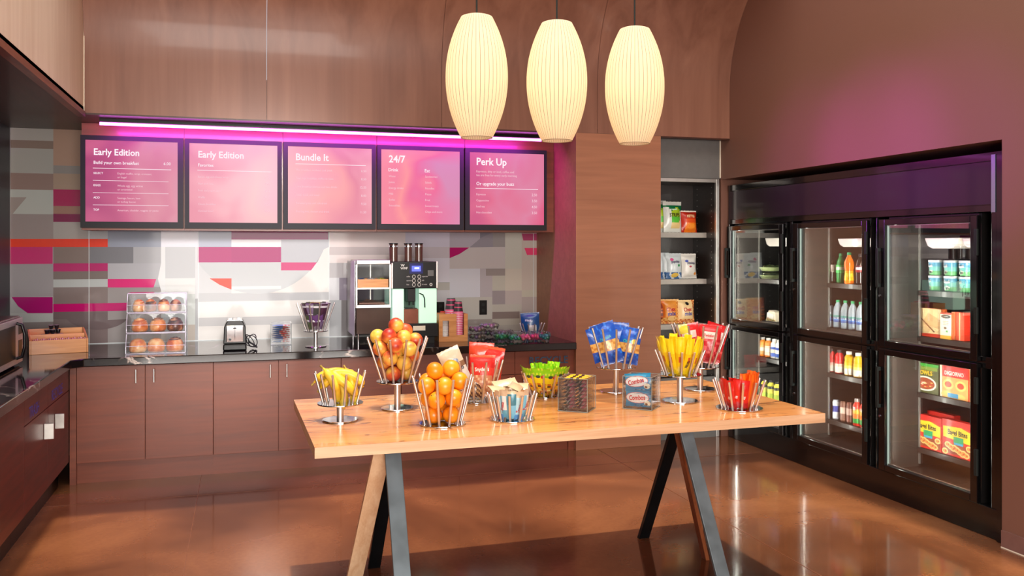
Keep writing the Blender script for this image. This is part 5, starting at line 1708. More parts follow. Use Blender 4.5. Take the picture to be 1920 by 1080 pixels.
put(mk(bag_mb(.115, .205, .04, blue_c, seed=64)), 'H', -.066, .020, .035, .05, -.34, fH + .5, 'blue bag at the far left, mostly behind the tilted one', 'snack bag', 'blue bags in the rod basket')
# J: yellow bars
def yel_c(s, r):
    if r > .62: return (246, 214, 10) if int(s * 7) % 2 else (252, 226, 40)
    if .3 < s < .7 and .2 < r < .55: return (206, 90, 30) if int(r * 30) % 2 else (246, 200, 20)
    return (240, 200, 10)
protJ = [mk(bag_mb(.044, .200, .022, yel_c, [("M&M's", 0, .30, .10, (70, 40, 20), 1.35, .8)] if k == 0 else (), seed=70 + k, nx=6, nz=12, wrinkle=.003), 'candy_bar') for k in range(2)]
fJ = facing(on_z(1275, 752, TT))
fan('J', protJ, ring(7, fJ - 1.45, fJ + 1.45, .062) + ring(5, fJ - 1.5, fJ + 1.5, .028, 1) + ring(4, fJ + 2.0, fJ + 4.2, .055), lambda j, n: 'bright yellow candy pack, %s in the stemmed basket' % nth(j, n), 'candy bar', 'yellow candy packs', tilt=1.1)
# K: red bags
def redk(s, r):
    if r > .80: return (206, 30, 34)
    if r > .64: return (232, 206, 196) if .2 < s < .85 else (206, 30, 34)
    return (190, 20, 36) if (int(s * 7) + int(r * 12)) % 3 else (226, 90, 90)
fK = facing(on_z(1313, 730, TT))
put(mk(bag_mb(.13, .22, .045, redk, [('Twizzlers', 0, .68, .10, (190, 30, 30), 0, .75)], seed=81)), 'K', .025, -.030, .018, -.14, .10, fK, 'front red candy bag with a pale band in the back right basket', 'snack bag', 'red bags in the back right basket')
put(mk(bag_mb(.13, .215, .045, redk, seed=82)), 'K', .068, .020, .03, -.03, .26, fK - .3, 'red candy bag leaning right in the back right basket', 'snack bag', 'red bags in the back right basket')
put(mk(bag_mb(.13, .215, .045, lambda s, r: (226, 206, 60) if r > .75 and s < .5 else redk(s, r), seed=83)), 'K', -.040, .015, .03, .02, -.16, fK + .2, 'red bag with a yellow corner on the left of the back right basket', 'snack bag', 'red bags in the back right basket')
put(mk(bag_mb(.12, .205, .04, redk, seed=84)), 'K', .01, .055, .02, .15, .0, fK, 'red bag at the very back of the back right basket', 'snack bag', 'red bags in the back right basket')
# L: red and orange narrow packs
protL = [mk(bag_mb(.046, .145, .020, (lambda s, r: (214, 26, 20) if r > .15 else (190, 20, 20)), [('kit', 0, .40, .13, (245, 235, 230), 1.4, .8)], seed=90, nx=6, nz=10, wrinkle=.003), 'candy_bar'),
         mk(bag_mb(.046, .175, .020, (lambda s, r: (236, 80, 16) if int(s * 5) % 2 else (246, 110, 20)), seed=91, nx=6, nz=10, wrinkle=.003), 'candy_bar')]
fL = facing(on_z(1386, 766, TT))
fan('L', [protL[0]], [(fL - 1.35 + .42 * i, .062, 0) for i in range(5)] + [(fL - 1.0 + .6 * i, .030, 0) for i in range(3)], lambda j, n: 'red candy pack in the rightmost basket, %s' % nth(j, n), 'candy bar', 'red candy packs')
fan('L', [protL[1]], [(fL + .75 + .42 * i, .058, 0) for i in range(5)] + [(fL + .5 + .7 * i, .030, 0) for i in range(3)], lambda j, n: 'orange candy pack in the rightmost basket, %s' % nth(j, n), 'candy bar', 'orange candy packs')
# T: tea packets
cols = [(70, 40, 60), (120, 100, 130), (60, 60, 60), (170, 160, 170), (40, 30, 34), (130, 110, 60), (80, 90, 60), (96, 60, 110)]
protT = [mk(bag_mb(.062, .10, .010, (lambda c: (lambda s, r: c if r < .7 or r > .9 else (200, 196, 200)))(c), seed=100 + k, nx=5, nz=6, wrinkle=.002), 'tea_packet') for k, c in enumerate(cols)]
sp = []
k = 0
for lay_, (rr, z_, n) in enumerate(((.045, .01, 7), (.065, .07, 9), (.085, .125, 11), (.045, .13, 6))):
    for i in range(n):
        a = 2 * pi * i / n + lay_ * .3
        p = protT[k % 8]; q = p if id(p) not in used else copy_tree(p); used.add(id(p))
        x, y, z0 = BK['T'][:3]
        q.location = (x + rr * sin(a), y - rr * cos(a), z0 + z_ + .004 * (i % 2))
        q.rotation_euler = (Matrix.Rotation(a, 3, 'Z') @ Matrix.Rotation(.30, 3, 'X')).to_euler()
        tag(q, '%s tea packet, %s round the %s ring of the tea basket' % (['plum', 'lilac', 'charcoal', 'silver', 'black', 'olive', 'green', 'violet'][k % 8], ORD[i], ['lowest', 'second', 'top outer', 'top inner'][lay_]), 'tea packet', 'tea packets')
        k += 1
# N: blue bag in the corner basket
put(mk(bag_mb(.17, .20, .06, lambda s, r: (20, 76, 130) if not (.12 < r < .42 and .45 < s < .85) else (206, 206, 200), [('snack', -.1, .62, .16, (220, 226, 236), -.1, .8)], seed=110)), 'N', -.012, 0, .012, -.05, -.06, facing(on_z(998, 632, ZT)), 'dark blue bag standing in the corner basket', 'snack bag', None)

# ================================================================== GLASS CUBES
def cube_vase(u, v, s, h, rz, label, zb=TT):
    p = on_z(u, v, zb)
    t = thing('glass_cube', label, 'glass container', (p.x, p.y, zb + .0006), rz, 'square glass containers')
    b = MB(); k = .005
    b.box(-s / 2, s / 2, -s / 2, -s / 2 + k, 0, h); b.box(-s / 2, s / 2, s / 2 - k, s / 2, 0, h)
    b.box(-s / 2, -s / 2 + k, -s / 2 + k, s / 2 - k, 0, h); b.box(s / 2 - k, s / 2, -s / 2 + k, s / 2 - k, 0, h)
    b.box(-s / 2 + k, s / 2 - k, -s / 2 + k, s / 2 - k, 0, .008)
    b.build('glass_wall', M['acrylic'], t)
    b = MB()
    e = .0016
    for sx in (-1, 1):
        for sy in (-1, 1):
            b.cyl((sx * s / 2, sy * s / 2, .002), (sx * s / 2, sy * s / 2, h), e, 6)
    for zz in (.002, h):
        q = [(-s / 2, -s / 2, zz), (s / 2, -s / 2, zz), (s / 2, s / 2, zz), (-s / 2, s / 2, zz)]
        for i in range(4): b.cyl(q[i], q[(i + 1) % 4], e, 6)
    b.build('glass_edge', plain('glass_edge', (200, 214, 210), .08, 0, .4, trans=.6, noise=0), t, smooth=60)
    return t, Matrix.Translation(t.location) @ Matrix.Rotation(rz, 4, 'Z')
def lay_in(mb, name, xf, pos, rot, label, cat, group):
    o = mb.build(name, M['print'], smooth=50)
    o.matrix_world = xf @ Matrix.Translation(pos) @ rot
    o.rotation_mode = 'XYZ'
    return tag(o, label, cat, group)
t, xf = cube_vase(1082, 768, .150, .165, RAD(-38), 'square glass container stacked with dark and yellow candy bars on the table')
RX = Matrix.Rotation(-pi / 2, 4, 'X')
for col_ in range(2):
    for r_ in range(8):
        c1 = [(96, 60, 66), (60, 96, 88), (130, 60, 84), (90, 78, 74)][(r_ + col_ * 2) % 4]
        q = bag_mb(.058, .122, .017, (lambda c1, r_: (lambda s, r: (216, 196, 186) if (s * 8 + r * 2 + r_) % 3 < .9 else ((214, 120, 140) if s > .6 else c1)))(c1, r_), seed=200 + r_ + col_ * 9, nx=8, nz=6, wrinkle=.003)
        # bars lie flat with an end to the front
        o = lay_in(q, 'candy_bar', xf, (-.032 + .064 * col_, .060, .018 + r_ * .0178), Matrix.Rotation(pi / 2, 4, 'X'),
                   'dark candy bar in the %s stack of the container, %s' % (('left', 'right')[col_], 'lowest' if r_ == 0 else ('topmost' if r_ == 7 else ORD[r_] + ' from the bottom')), 'candy bar', 'dark candy bars in the glass container')
for k in range(3):
    q = bag_mb(.13, .05, .014, lambda s, r: (240, 190, 40) if int(s * 9) % 3 else (60, 40, 24), seed=230 + k, nx=8, nz=6, wrinkle=.002)
    lay_in(q, 'candy_bar', xf, (0, -.045 + .045 * k + .02, .160 + .001 * k), Matrix.Rotation(pi / 2 - .05, 4, 'X'), 'yellow candy bar on top of the dark bars, %s of three' % ['nearest the viewer', 'middle one', 'farthest back'][k], 'candy bar', 'yellow candy bars in the glass container')
t, xf = cube_vase(1203, 764, .150, .165, RAD(-42), 'square glass container with big blue and white snack bags on the table')
def comb_c(s, r):
    if r > .9 or r < .08: return (40, 130, 170)
    return (36, 130, 176) if s > .8 or r < .22 else (60, 150, 190)
def comb(seed, rot=.12):
    return bag_mb(.138, .085, .018, comb_c, [('Combos', -.04, .40, .40, (206, 30, 26), rot, .72)],
                  [('disc', -.04, .53, .44, .33, (200, 90, 90)), ('disc', -.04, .53, .42, .30, (244, 240, 236), .0004), ('disc', .34, .22, .12, .16, (236, 226, 200)), ('disc', .30, .18, .05, .07, (120, 70, 40), .0006)], seed=seed, wrinkle=.002)
lay_in(comb(301, .08), 'snack_bag', xf, (-.0, -.050, .012), Matrix.Rotation(-.06, 4, 'X'), 'blue bag with a white oval, lower front one in the glass container', 'snack bag', 'blue and white bags in the glass container')
lay_in(comb(302, .18), 'snack_bag', xf, (.0, -.052, .094), Matrix.Rotation(-.10, 4, 'X') @ Matrix.Rotation(-.10, 4, 'Y'), 'blue bag with a white oval, upper front one in the glass container', 'snack bag', 'blue and white bags in the glass container')
for k in range(7):
    lay_in(bag_mb(.085, .125, .018, (lambda k: (lambda s, r: (206, 206, 200) if int(s * 6 + k) % 2 else (50, 120, 170)))(k), seed=310 + k, nx=8, nz=8, wrinkle=.003), 'snack_bag', xf, (0.0 + .022, .066, .020 + .0195 * k), Matrix.Rotation(pi / 2, 4, 'X') @ Matrix.Rotation(pi / 2, 4, 'Y') @ Matrix.Rotation(-pi / 2, 4, 'Y'),
           'blue and white bag lying flat behind the front two, %s' % ('lowest' if k == 0 else ('topmost' if k == 6 else ORD[k] + ' from the bottom')), 'snack bag', 'flat bags in the glass container')
t, xf = cube_vase(527, 645, .165, .175, RAD(-2), 'small square glass container of blue and red bars on the back counter', ZT)
for k in range(9):
    lay_in(bag_mb(.145, .11, .014, (lambda k: (lambda s, r: (30, 110, 180) if s < .5 + .1 * sin(k) else ((214, 60, 40) if int(s * 12 + k) % 3 else (226, 200, 190))))(k), seed=330 + k, nx=10, nz=5, wrinkle=.003), 'snack_bar', xf, (0, .055, .022 + .0165 * k), Matrix.Rotation(pi / 2, 4, 'X'),
           'blue and red bar lying in the counter container, %s' % ('lowest' if k == 0 else ('topmost' if k == 8 else ORD[k] + ' from the bottom')), 'snack bar', 'blue and red bars in the counter container')

# ================================================================== PENDANT LAMPS
def pendant(x, label, first=[None]):
    zb_, zt_, R = 2.268, 2.868, .155
    if first[0] is None:
        t = thing('pendant_lamp', label, 'lamp', (x, 4.27, 0), 0, 'ribbed pendant lamps over the table')
        H_ = zt_ - zb_
        pr = []
        m = 26
        for k in range(m + 1):
            s = k / m
            q = 2 * s - 1
            r = .078 + (R - .078) * (1 - abs(q) ** 2.1)
            pr.append((r, zb_ + s * H_))
        # rounded shoulder on top, in-turned lip below
        pr.append((.062, zt_ + .006)); pr.append((.03, zt_ + .008))
        nr = 44
        V = []; F = []; C = []
        da = 2 * pi / nr
        off = (0, .05, .5, .95)
        for i, (r, z) in enumerate(pr):
            for k in range(nr):
                for q, o_ in enumerate(off):
                    a = (k + o_) * da
                    rr = r * (1.0 if q in (0, 1, 3) else .992)
                    V.append((rr * cos(a), rr * sin(a), z))
        n = nr * 4
        for i in range(len(pr) - 1):
            for k in range(n):
                l = (k + 1) % n
                F.append((i * n + k, i * n + l, (i + 1) * n + l, (i + 1) * n + k))
                C.append((.24, .17, .10) if k % 4 in (0, 3) else (.92, .80, .64))
        b = MB(); b.add(V, F, 0, C)
        b.build('lamp_shade', M['shade'], t, smooth=60)
        b = MB(); b.tube([(.078 * cos(2 * pi * k / 32), .078 * sin(2 * pi * k / 32), zb_) for k in range(32)], .0018, 6, closed=True); b.build('rim', plain('shade_rim', (150, 130, 100), .5, noise=0), t, smooth=60)
        b = MB(); b.cyl((0, 0, zt_ - .05), (0, 0, ZC - .001), .0045, 10); b.build('cord', M['bezel'], t, smooth=60)
        b = MB(); b.cyl((0, 0, zt_ - .11), (0, 0, zt_ - .04), .02, 14); b.build('socket', M['bezel'], t, smooth=40)
        b = MB(); b.lathe([(.0, zt_ - .185), (.02, zt_ - .178), (.03, zt_ - .15), (.024, zt_ - .125), (.014, zt_ - .108)], 16); b.build('bulb', emitter('bulb', (255, 225, 170), 10), t, smooth=60)
        first[0] = t
    else:
        t = copy_tree(first[0], loc=(x, 4.27, 0), label=label)
    l = lamp('bulb_light', 'POINT', (x, 4.27, 2.56), .85, (1.0, .78, .50), shadow_soft_size=.06)
    l2 = lamp('bulb_light', 'POINT', (x, 4.27, 2.38), .25, (1.0, .80, .48), shadow_soft_size=.03)
    return t
pendant(1.114, 'ribbed cream pendant lamp, leftmost of the three and seen highest')
pendant(1.537, 'ribbed cream pendant lamp, middle of the three')
pendant(1.971, 'ribbed cream pendant lamp, rightmost of the three and seen lowest')
# ================================================================== THINGS ON THE BACK COUNTER
def at(u, v):
    return on_z(u, v, ZT)
# ---- bamboo caddy with creamers and sugar packets
p = at(110, 662)
t = thing('bamboo_caddy', 'sloping bamboo caddy with two compartments in the left corner of the counter', 'caddy', (-1.33, 7.42, ZT + .0006), RAD(14))
Wc, Dc = .40, .36
sidep = [(0, 0), (Dc, 0), (Dc, .165), (Dc * .82, .165), (0, .105)]
b = MB(); b.prism(sidep, -Wc / 2, -Wc / 2 + .012, axis='X'); b.build('side_panel', M['bamboo'], t, bevel=.0015)
b = MB(); b.prism(sidep, Wc / 2 - .012, Wc / 2, axis='X'); b.build('side_panel', M['bamboo'], t, bevel=.0015)
b = MB(); b.box(-Wc / 2 + .0125, Wc / 2 - .0125, 0, .012, 0, .105); b.build('front_panel', M['bamboo'], t, bevel=.0015)
b = MB(); b.box(-Wc / 2 + .0125, Wc / 2 - .0125, Dc - .012, Dc, 0, .165); b.build('back_panel', M['bamboo'], t)
b = MB(); b.box(-Wc / 2 + .0125, Wc / 2 - .0125, .165, .177, .012, .135); b.build('divider', M['bamboo'], t)
b = MB(); b.box(-Wc / 2 + .0125, Wc / 2 - .0125, .0125, Dc - .0125, 0, .012); b.build('bottom', M['bamboo'], t)
b = MB(); b.box(-Wc / 2 + .0125, Wc / 2 - .0125, .178, Dc - .0125, .0125, .10); b.build('tray_insert', M['bamboo'], t)
xf = Matrix.Translation((-1.33, 7.42, ZT + .0006)) @ Matrix.Rotation(RAD(14), 4, 'Z')
random.seed(11)
pk0 = None
for k in range(26):
    if pk0 is None:
        b = MB(); b.box(-.0035, .0035, -.03, .03, 0, .058, 0, lin((240, 176, 190))); b.box(-.0037, .0037, -.008, .012, .03, .046, 0, lin((220, 120, 150)))
        pk0 = q = b.build('sugar_packet', M['print_matte'])
    else:
        q = copy_tree(pk0)
    q.matrix_world = xf @ Matrix.Translation((-.176 + .0141 * k, .088, .045 + .004 * (k % 3))) @ Matrix.Rotation(.12, 4, 'Y')
    tag(q, 'pink sugar packet in the bamboo caddy, %s' % nth(k, 26) if k < 24 or k == 25 else 'pink sugar packet in the bamboo caddy, next to the rightmost in the row', 'sugar packet', 'pink sugar packets')
# creamers
cr = None; n = 0
for (x, y, z_) in [(-.09, .22, 0), (-.05, .22, 0), (-.01, .22, 0), (.03, .22, 0), (-.09, .26, 0), (-.05, .262, 0), (-.01, .26, 0), (.03, .262, 0), (-.07, .23, .034), (-.03, .235, .034), (.01, .235, .034), (-.05, .262, .034), (-.01, .262, .034), (-.04, .245, .068), (0, .245, .068)]:
    if cr is None:
        b = MB(); b.lathe([(.012, 0), (.013, .002), (.017, .026), (.019, .027), (.019, .030), (.017, .0305), (0, .0305)], 16, cols=[lin((18, 16, 18))] * 4 + [lin((150, 146, 140))] * 2)
        cr = q = b.build('creamer_cup', M['print'], smooth=50)
    else:
        q = copy_tree(cr)
    q.matrix_world = xf @ Matrix.Translation((x, y, .101 + z_)) @ Matrix.Rotation(random.uniform(-.15, .15), 4, 'X')
    n += 1
    lay_n = int(z_ / .034 + .1)
    tag(q, 'black creamer cup in the bamboo caddy, %s layer, %s' % (['bottom', 'middle', 'top'][lay_n],
        (['front leftmost', 'front second from left', 'front third from left', 'front rightmost', 'rear leftmost', 'rear second from left', 'rear third from left', 'rear rightmost'][n - 1] if lay_n == 0 else
         ['front left', 'front middle', 'front right', 'rear left', 'rear right'][n - 9] if lay_n == 1 else ['left one', 'right one'][n - 14])), 'creamer cup', 'black creamer cups')

# ---- bread case
pa, pb = at(238, 663), at(347, 662)
Wb = pb.x - pa.x; bxc = (pa.x + pb.x) / 2; byc = 7.20
t = thing('bread_case', 'clear three-tier acrylic bread case with tilted doors on the back counter', 'bread case', (bxc, byc, ZT + .0006), 0)
tiers = [(.0, .0, .150), (.04, .155, .300), (.08, .305, .450)]
Db = .34
for k, (yf, z0, z1) in enumerate(tiers):
    b = MB()
    b.box(-Wb / 2, Wb / 2, yf, Db, z0, z0 + .004)
    b.box(-Wb / 2, Wb / 2, yf + .05, Db, z1 - .001, z1 + .003)
    for x in (-Wb / 2, Wb / 2 - .004):
        b.prism([(yf, z0 + .004), (Db, z0 + .004), (Db, z1 - .001), (yf + .05, z1 - .001), (yf, z0 + .06)], x, x + .004, axis='X')
    b.build('tier', M['acrylic'], t)
    b = MB()
    b.prism([(yf + .001, z0 + .006), (yf + .004, z0 + .006), (yf + .004, z0 + .06), (yf + .052, z1 - .004), (yf + .049, z1 - .002), (yf + .000, z0 + .061)], -Wb / 2 + .005, Wb / 2 - .005, axis='X')
    d = b.build('door', M['acrylic'], t)
    b = MB()
    for zz, yy in ((z0 + .003, yf), (z1, yf + .05), (z0 + .060, yf - .001)):
        b.cyl((-Wb / 2, yy, zz), (Wb / 2, yy, zz), .003 if zz != z0 + .060 else .0016, 8)
    for x in (-Wb / 2, Wb / 2):
        b.tube([(x, yf, z0 + .003), (x, yf, z0 + .06), (x, yf + .05, z1)], .0026, 6)
    b.build('edge', plain('polished_acrylic_edge', (214, 208, 226), .08, .3, .5, noise=0), t, smooth=60)
b = MB(); b.box(-Wb / 2 + .002, Wb / 2 - .002, Db, Db + .004, 0, .453); b.build('back_sheet', M['acrylic'], t)
def bun(name, r, hh, mat, swirl=False):
    b = MB()
    pr = [(r * .8, 0), (r * .97, hh * .12), (r, hh * .35), (r * .92, hh * .65), (r * .7, hh * .86), (r * .4, hh * .97), (0, hh)]
    b.lathe(pr, 24)
    o = b.build(name, mat, smooth=180)
    if swirl:
        b = MB(); n_ = 60
        def top(rr):
            for (ra, za), (rb_, zb_) in zip(pr[2:], pr[3:]):
                if rb_ <= rr <= ra: return za + (zb_ - za) * (ra - rr) / (ra - rb_)
            return hh
        b.tube([(rr * cos(a), rr * sin(a), top(rr)) for a, rr in [(k * .30, r * .82 * (1 - k / n_)) for k in range(n_)]], .006, 6)
        b.build('icing_swirl', M['dark_bread'] if swirl == 1 else M['bread'], o, smooth=60)
    else:
        b = MB(); b.lathe([(r * .5, hh * .945), (r * .3, hh * .995), (0, hh * 1.01)], 20, close=False); b.build('glaze', plain('bun_glaze', (236, 150, 100), .12, 0, .6, noise=.1), o, smooth=180)
    return o
spots = [(0, -.135, 'bread', 0, 'big glazed bun, left on the bottom tier'), (0, -.005, 'bread', 0, 'big glazed bun, middle of the bottom tier'), (0, .130, 'bread', 1, 'swirled bun, right on the bottom tier'),
         (1, -.125, 'bread', 2, 'golden roll, left on the middle tier'), (1, .005, 'bread', 1, 'chocolate swirl roll in the middle of the middle tier'), (1, .130, 'dark', 1, 'dark pastry, right on the middle tier'),
         (2, -.135, 'bread', 2, 'pale roll, left on the top tier'), (2, -.050, 'dark', 2, 'dark-topped muffin, second on the top tier'), (2, .045, 'bread', 1, 'light muffin, third on the top tier'), (2, .130, 'dark', 0, 'very dark muffin, right on the top tier')]
for tr, x, m_, sw, lb in spots:
    r = .064 if tr == 0 else (.060 if tr == 1 else .045)
    hh = .105 if tr == 0 else (.098 if tr == 1 else .09)
    o = bun('bread_roll', r, hh, M['bread'] if m_ == 'bread' else M['dark_bread'], sw)
    yf, z0, z1 = tiers[tr]
    o.location = (bxc + x, byc + yf + .012 + r + .01 + .01, ZT + z0 + .0056); o.rotation_euler = (.0, 0, x * 9)
    tag(o, lb + ' of the bread case', 'bread roll', 'rolls in the bread case')

# ---- toaster
p = at(440, 662)
t = thing('toaster', 'small chrome and black toaster seen end-on, with a tangled cord', 'toaster', (p.x, 7.24, ZT + .0006), 0)
w_, d_, h_ = .178, .30, .235
b = MB(); b.prism([(-w_ / 2, .0), (w_ / 2, 0), (w_ / 2 - .002, .05), (-w_ / 2 + .002, .05)], -.005, d_); b.build('base', M['black'], t, bevel=.01)
b = MB(); b.prism([(-w_ / 2 + .004, .052), (w_ / 2 - .004, .052), (w_ / 2 - .008, .18), (w_ / 2 - .03, h_ - .008), (w_ / 2 - .05, h_), (-w_ / 2 + .05, h_), (-w_ / 2 + .03, h_ - .008), (-w_ / 2 + .008, .18)], .004, d_ - .004); b.build('housing', M['black'], t, bevel=.006)
b = MB(); b.box(-w_ / 2 + .026, w_ / 2 - .026, -.004, .003, .066, .195); b.build('end_plate', M['chrome'], t, bevel=.004)
b = MB(); b.box(-.0015, .0015, -.0055, -.0042, .10, .195); b.box(-.012, .012, -.018, -.0055, .17, .18); b.build('lever', M['black'], t)
b = MB(); b.cyl((-.036, -.012, .088), (-.036, -.0042, .088), .011, 16); b.build('dial', M['black'], t, smooth=40)
for x in (-.028, .028):
    b = MB(); b.box(x - .014, x + .014, .03, d_ - .04, h_ + .0008, h_ + .002); b.build('slot', M['steel_dark'], t)
for x in (-.03, .03):
    b = MB(); b.prism([(x - .014, h_ + .002), (x + .014, h_ + .002), (x + .012, h_ + .018), (x - .012, h_ + .018)], .02, .05); b.build('toast_guide', M['chrome'], t, bevel=.002)
b = MB(); b.box(-w_ / 2 + .034, w_ / 2 - .034, .006, d_ - .01, h_ - .003, h_ + .0006); b.build('top_plate', M['chrome'], t)
pth = []
for k in range(90):
    a = k * .33
    pth.append((.125 + .035 * cos(a) + .012 * sin(a * .37), .10 + .05 * sin(a * .61), .012 + .055 * (1 + sin(a * .9 + .5)) * (1 if k < 60 else .4) * .9))
b = MB(); b.tube(pth, .0035, 7); b.build('cord', M['black_rubber'], t, smooth=60)

# ---- glass-fronted warming cabinet
YW = 7.35
xl, xr = on_y(668, 560, YW).x, on_y(732.5, 560, YW).x - .002
zt_, zlow, zleg = on_y(700, 488, YW).z, on_y(700, 575, YW).z, on_y(700, 626, YW).z
xc = (xl + xr) / 2; Ww = xr - xl
t = thing('display_case', 'glass-sided warming cabinet with a wooden tray, left of the coffee machine', 'display case', (xc, YW, ZT + .0006), 0)
Z = lambda z: z - ZT
Dw = .42
b = MB()
b.box(-Ww / 2, Ww / 2, 0, Dw, Z(zleg), Z(zlow) - .012); b.build('base_box', plain('dark_smoked_panel', (74, 58, 52), .15, .3, .5, noise=.05), t, bevel=.003)
b = MB(); b.box(-Ww / 2 - .004, Ww / 2 + .004, -.012, Dw, Z(zlow) - .012, Z(zlow) + .014); b.build('sill', M['brushed'], t, bevel=.003)
b = MB(); b.box(-Ww / 2, Ww / 2, .0, Dw, Z(zt_) - .035, Z(zt_)); b.build('lid', M['steel_frame'], t, bevel=.006)
b = MB()
for x in (-Ww / 2, Ww / 2 - .008): b.box(x, x + .008, .0, Dw, Z(zlow) + .015, Z(zt_) - .036)
b.box(-Ww / 2 + .009, Ww / 2 - .009, Dw - .008, Dw, Z(zlow) + .015, Z(zt_) - .036)
b.build('glass_wall', M['glass'], t)
b = MB()
for x in (-Ww / 2 - .002, Ww / 2 - .008):
    b.box(x, x + .01, -.004, .008, Z(zlow) + .014, Z(zt_) - .035)
b.box(-.004 + .03, .004 + .03, Dw - .02, Dw - .01, Z(zlow) + .014, Z(zt_) - .035)
b.build('post', M['steel_frame'], t)
zs = on_y(700, 541, YW).z
b = MB(); b.box(-Ww / 2 + .009, Ww / 2 - .009, .004, Dw - .03, Z(zs) - .006, Z(zs) + .006); b.build('shelf', M['steel_frame'], t)
b = MB()
for x in (-Ww / 2 + .02, Ww / 2 - .02):
    for y in (.03, Dw - .04):
        b = MB(); b.cyl((x, y, 0), (x, y, Z(zleg)), .008, 12); b.build('leg', M['chrome'], t, smooth=40)
# side wing of glass
b = MB(); b.box(-Ww / 2 - .012, -Ww / 2 - .004, 0.02, Dw + .12, Z(zleg) - .02, Z(zt_) - .01); b.build('side_glass', pane_glass('frosted_side', (.9, .93, .93), 1.0, .05, .35), t)
b = MB(); b.tube([(-Ww / 2 - .008, .02, Z(zt_) - .01), (-Ww / 2 - .008, .02, Z(zleg) - .02), (-Ww / 2 - .008, Dw + .12, Z(zleg) - .02), (-Ww / 2 - .008, Dw + .12, Z(zt_) - .01)], .004, 8, closed=True); b.build('side_frame', M['chrome'], t, smooth=60)
# tray with packs
t2 = thing('wooden_tray', 'light wooden tray on the upper shelf of the warming cabinet', 'tray', (xc, YW + .02, zs + .0072), 0)
hh = on_y(700, 524, YW).z - zs - .006
b = MB(); b.box(-Ww / 2 + .014, Ww / 2 - .014, 0, .012, 0, hh); b.box(-Ww / 2 + .014, Ww / 2 - .014, .24, .25, 0, hh); b.box(-Ww / 2 + .014, -Ww / 2 + .024, .012, .24, 0, hh); b.box(Ww / 2 - .024, Ww / 2 - .014, .012, .24, 0, hh); b.box(-Ww / 2 + .024, Ww / 2 - .024, .012, .24, 0, .008)
b.build('tray_box', M['bamboo'], t2)
for k, (x, c, lb) in enumerate(((-.085, (26, 70, 140), 'blue'), (-.0, (214, 206, 210), 'white'), (.085, (206, 206, 40), 'yellow-green'))):
    q = bag_mb(.075, .15, .03, (lambda c: (lambda s, r: c if (s * 3 + r * 5) % 1.5 < 1.1 else tuple(int(v * .6) for v in c)))(c), seed=400 + k, nx=8, nz=6)
    o = q.build('snack_pack', M['print'], smooth=50); o.location = (xc + x, YW + .20, zs + hh + .0); o.rotation_euler = (pi / 2 - .0, 0, 0)
    tag(o, lb + ' snack pack lying in the wooden tray of the warming cabinet', 'snack pack', 'packs in the wooden tray')
b = MB(); b.add([(-Ww / 2 + .03, .04, Z(zlow) + .018), (Ww / 2 - .09, .03, Z(zlow) + .018), (Ww / 2 - .02, .20, Z(zlow) + .022), (-.02, .30, Z(zlow) + .05)], [(0, 1, 2, 3)], 0, lin((110, 70, 50)))
b.box(-Ww / 2 + .03, Ww / 2 - .04, .05, .28, Z(zlow) + .016, Z(zlow) + .03, 0, lin((104, 66, 48)))
o = b.build('paper_liner', M['print_matte']); o.location = (xc, YW, ZT); tag(o, 'brown paper liner on the lower shelf of the warming cabinet', 'paper')

# ---- coffee machine
YK = 7.30
X_ = lambda u: on_y(u, 560, YK).x
Zk = lambda v: on_y(775, v, YK).z - ZT
xl, xr = X_(736), X_(820); xc = (xl + xr) / 2; Wk = xr - xl; Dk = .46
t = thing('coffee_machine', 'tall black and mint-lit coffee machine with three bean hoppers', 'coffee machine', (xc, YK, ZT + .0006), 0)
U = lambda u: X_(u) - xc
b = MB()
b.box(-Wk / 2, Wk / 2, .0, Dk, Zk(541), Zk(491)); b.build('head', M['black'], t, bevel=.004)
b = MB(); b.box(Wk / 2 - .011, Wk / 2 + .004, -.006, Dk, Zk(541), Zk(490.5)); b.build('side_strip', M['brushed'], t, bevel=.003)
b = MB(); b.box(-Wk / 2 - .006, -Wk / 2 + .004, -.004, Dk, Zk(541), Zk(493)); b.build('side_strip', M['brushed'], t, bevel=.003)
b = MB(); b.box(U(736), U(758), .012, Dk - .02, Zk(607), Zk(541.5)); b.build('lit_panel', M['mint'], t, bevel=.006)
b = MB(); b.box(U(786), U(819.5), .012, Dk - .02, Zk(607), Zk(541.5)); b.build('lit_panel', M['mint'], t, bevel=.006)
b = MB(); b.box(U(758.3), U(785.7), .17, Dk - .03, Zk(607), Zk(541.5)); b.build('recess_back', plain('recess_back', (60, 90, 74), .3, noise=.05), t)
b = MB(); b.box(U(758.5), U(785.5), .03, .16, Zk(607), Zk(580)); b.build('drip_tray', plain('copper_brown_tray', (150, 96, 78), .2, .6, noise=.1), t)  # even copper-brown metallic tray
b = MB()
for k in range(7): b.box(U(760) , U(784), .035 + .017 * k, .042 + .017 * k, Zk(579.6), Zk(578.2))
b.build('grid', M['chrome'], t)
b = MB(); b.box(U(765), U(780), .02, .13, Zk(566), Zk(541.5)); b.cyl((U(769), .05, Zk(573)), (U(769), .05, Zk(566)), .008, 12); b.cyl((U(777), .05, Zk(573)), (U(777), .05, Zk(566)), .008, 12); b.build('spout', M['black'], t, bevel=.003)
b = MB(); b.tube([(U(786), .02, Zk(550)), (U(793), .0, Zk(553)), (U(796), -.004, Zk(560)), (U(796.5), -.004, Zk(577))], .005, 8); b.build('milk_tube', M['steel_dark'], t, smooth=60)
b = MB(); b.box(U(735), U(821), -.01, Dk, Zk(632), Zk(607)); b.build('base', M['black'], t, bevel=.004)
b = MB(); b.box(U(774), U(797), -.012, -.0102, Zk(620), Zk(611)); b.build('sticker', M['white_warm'], t)
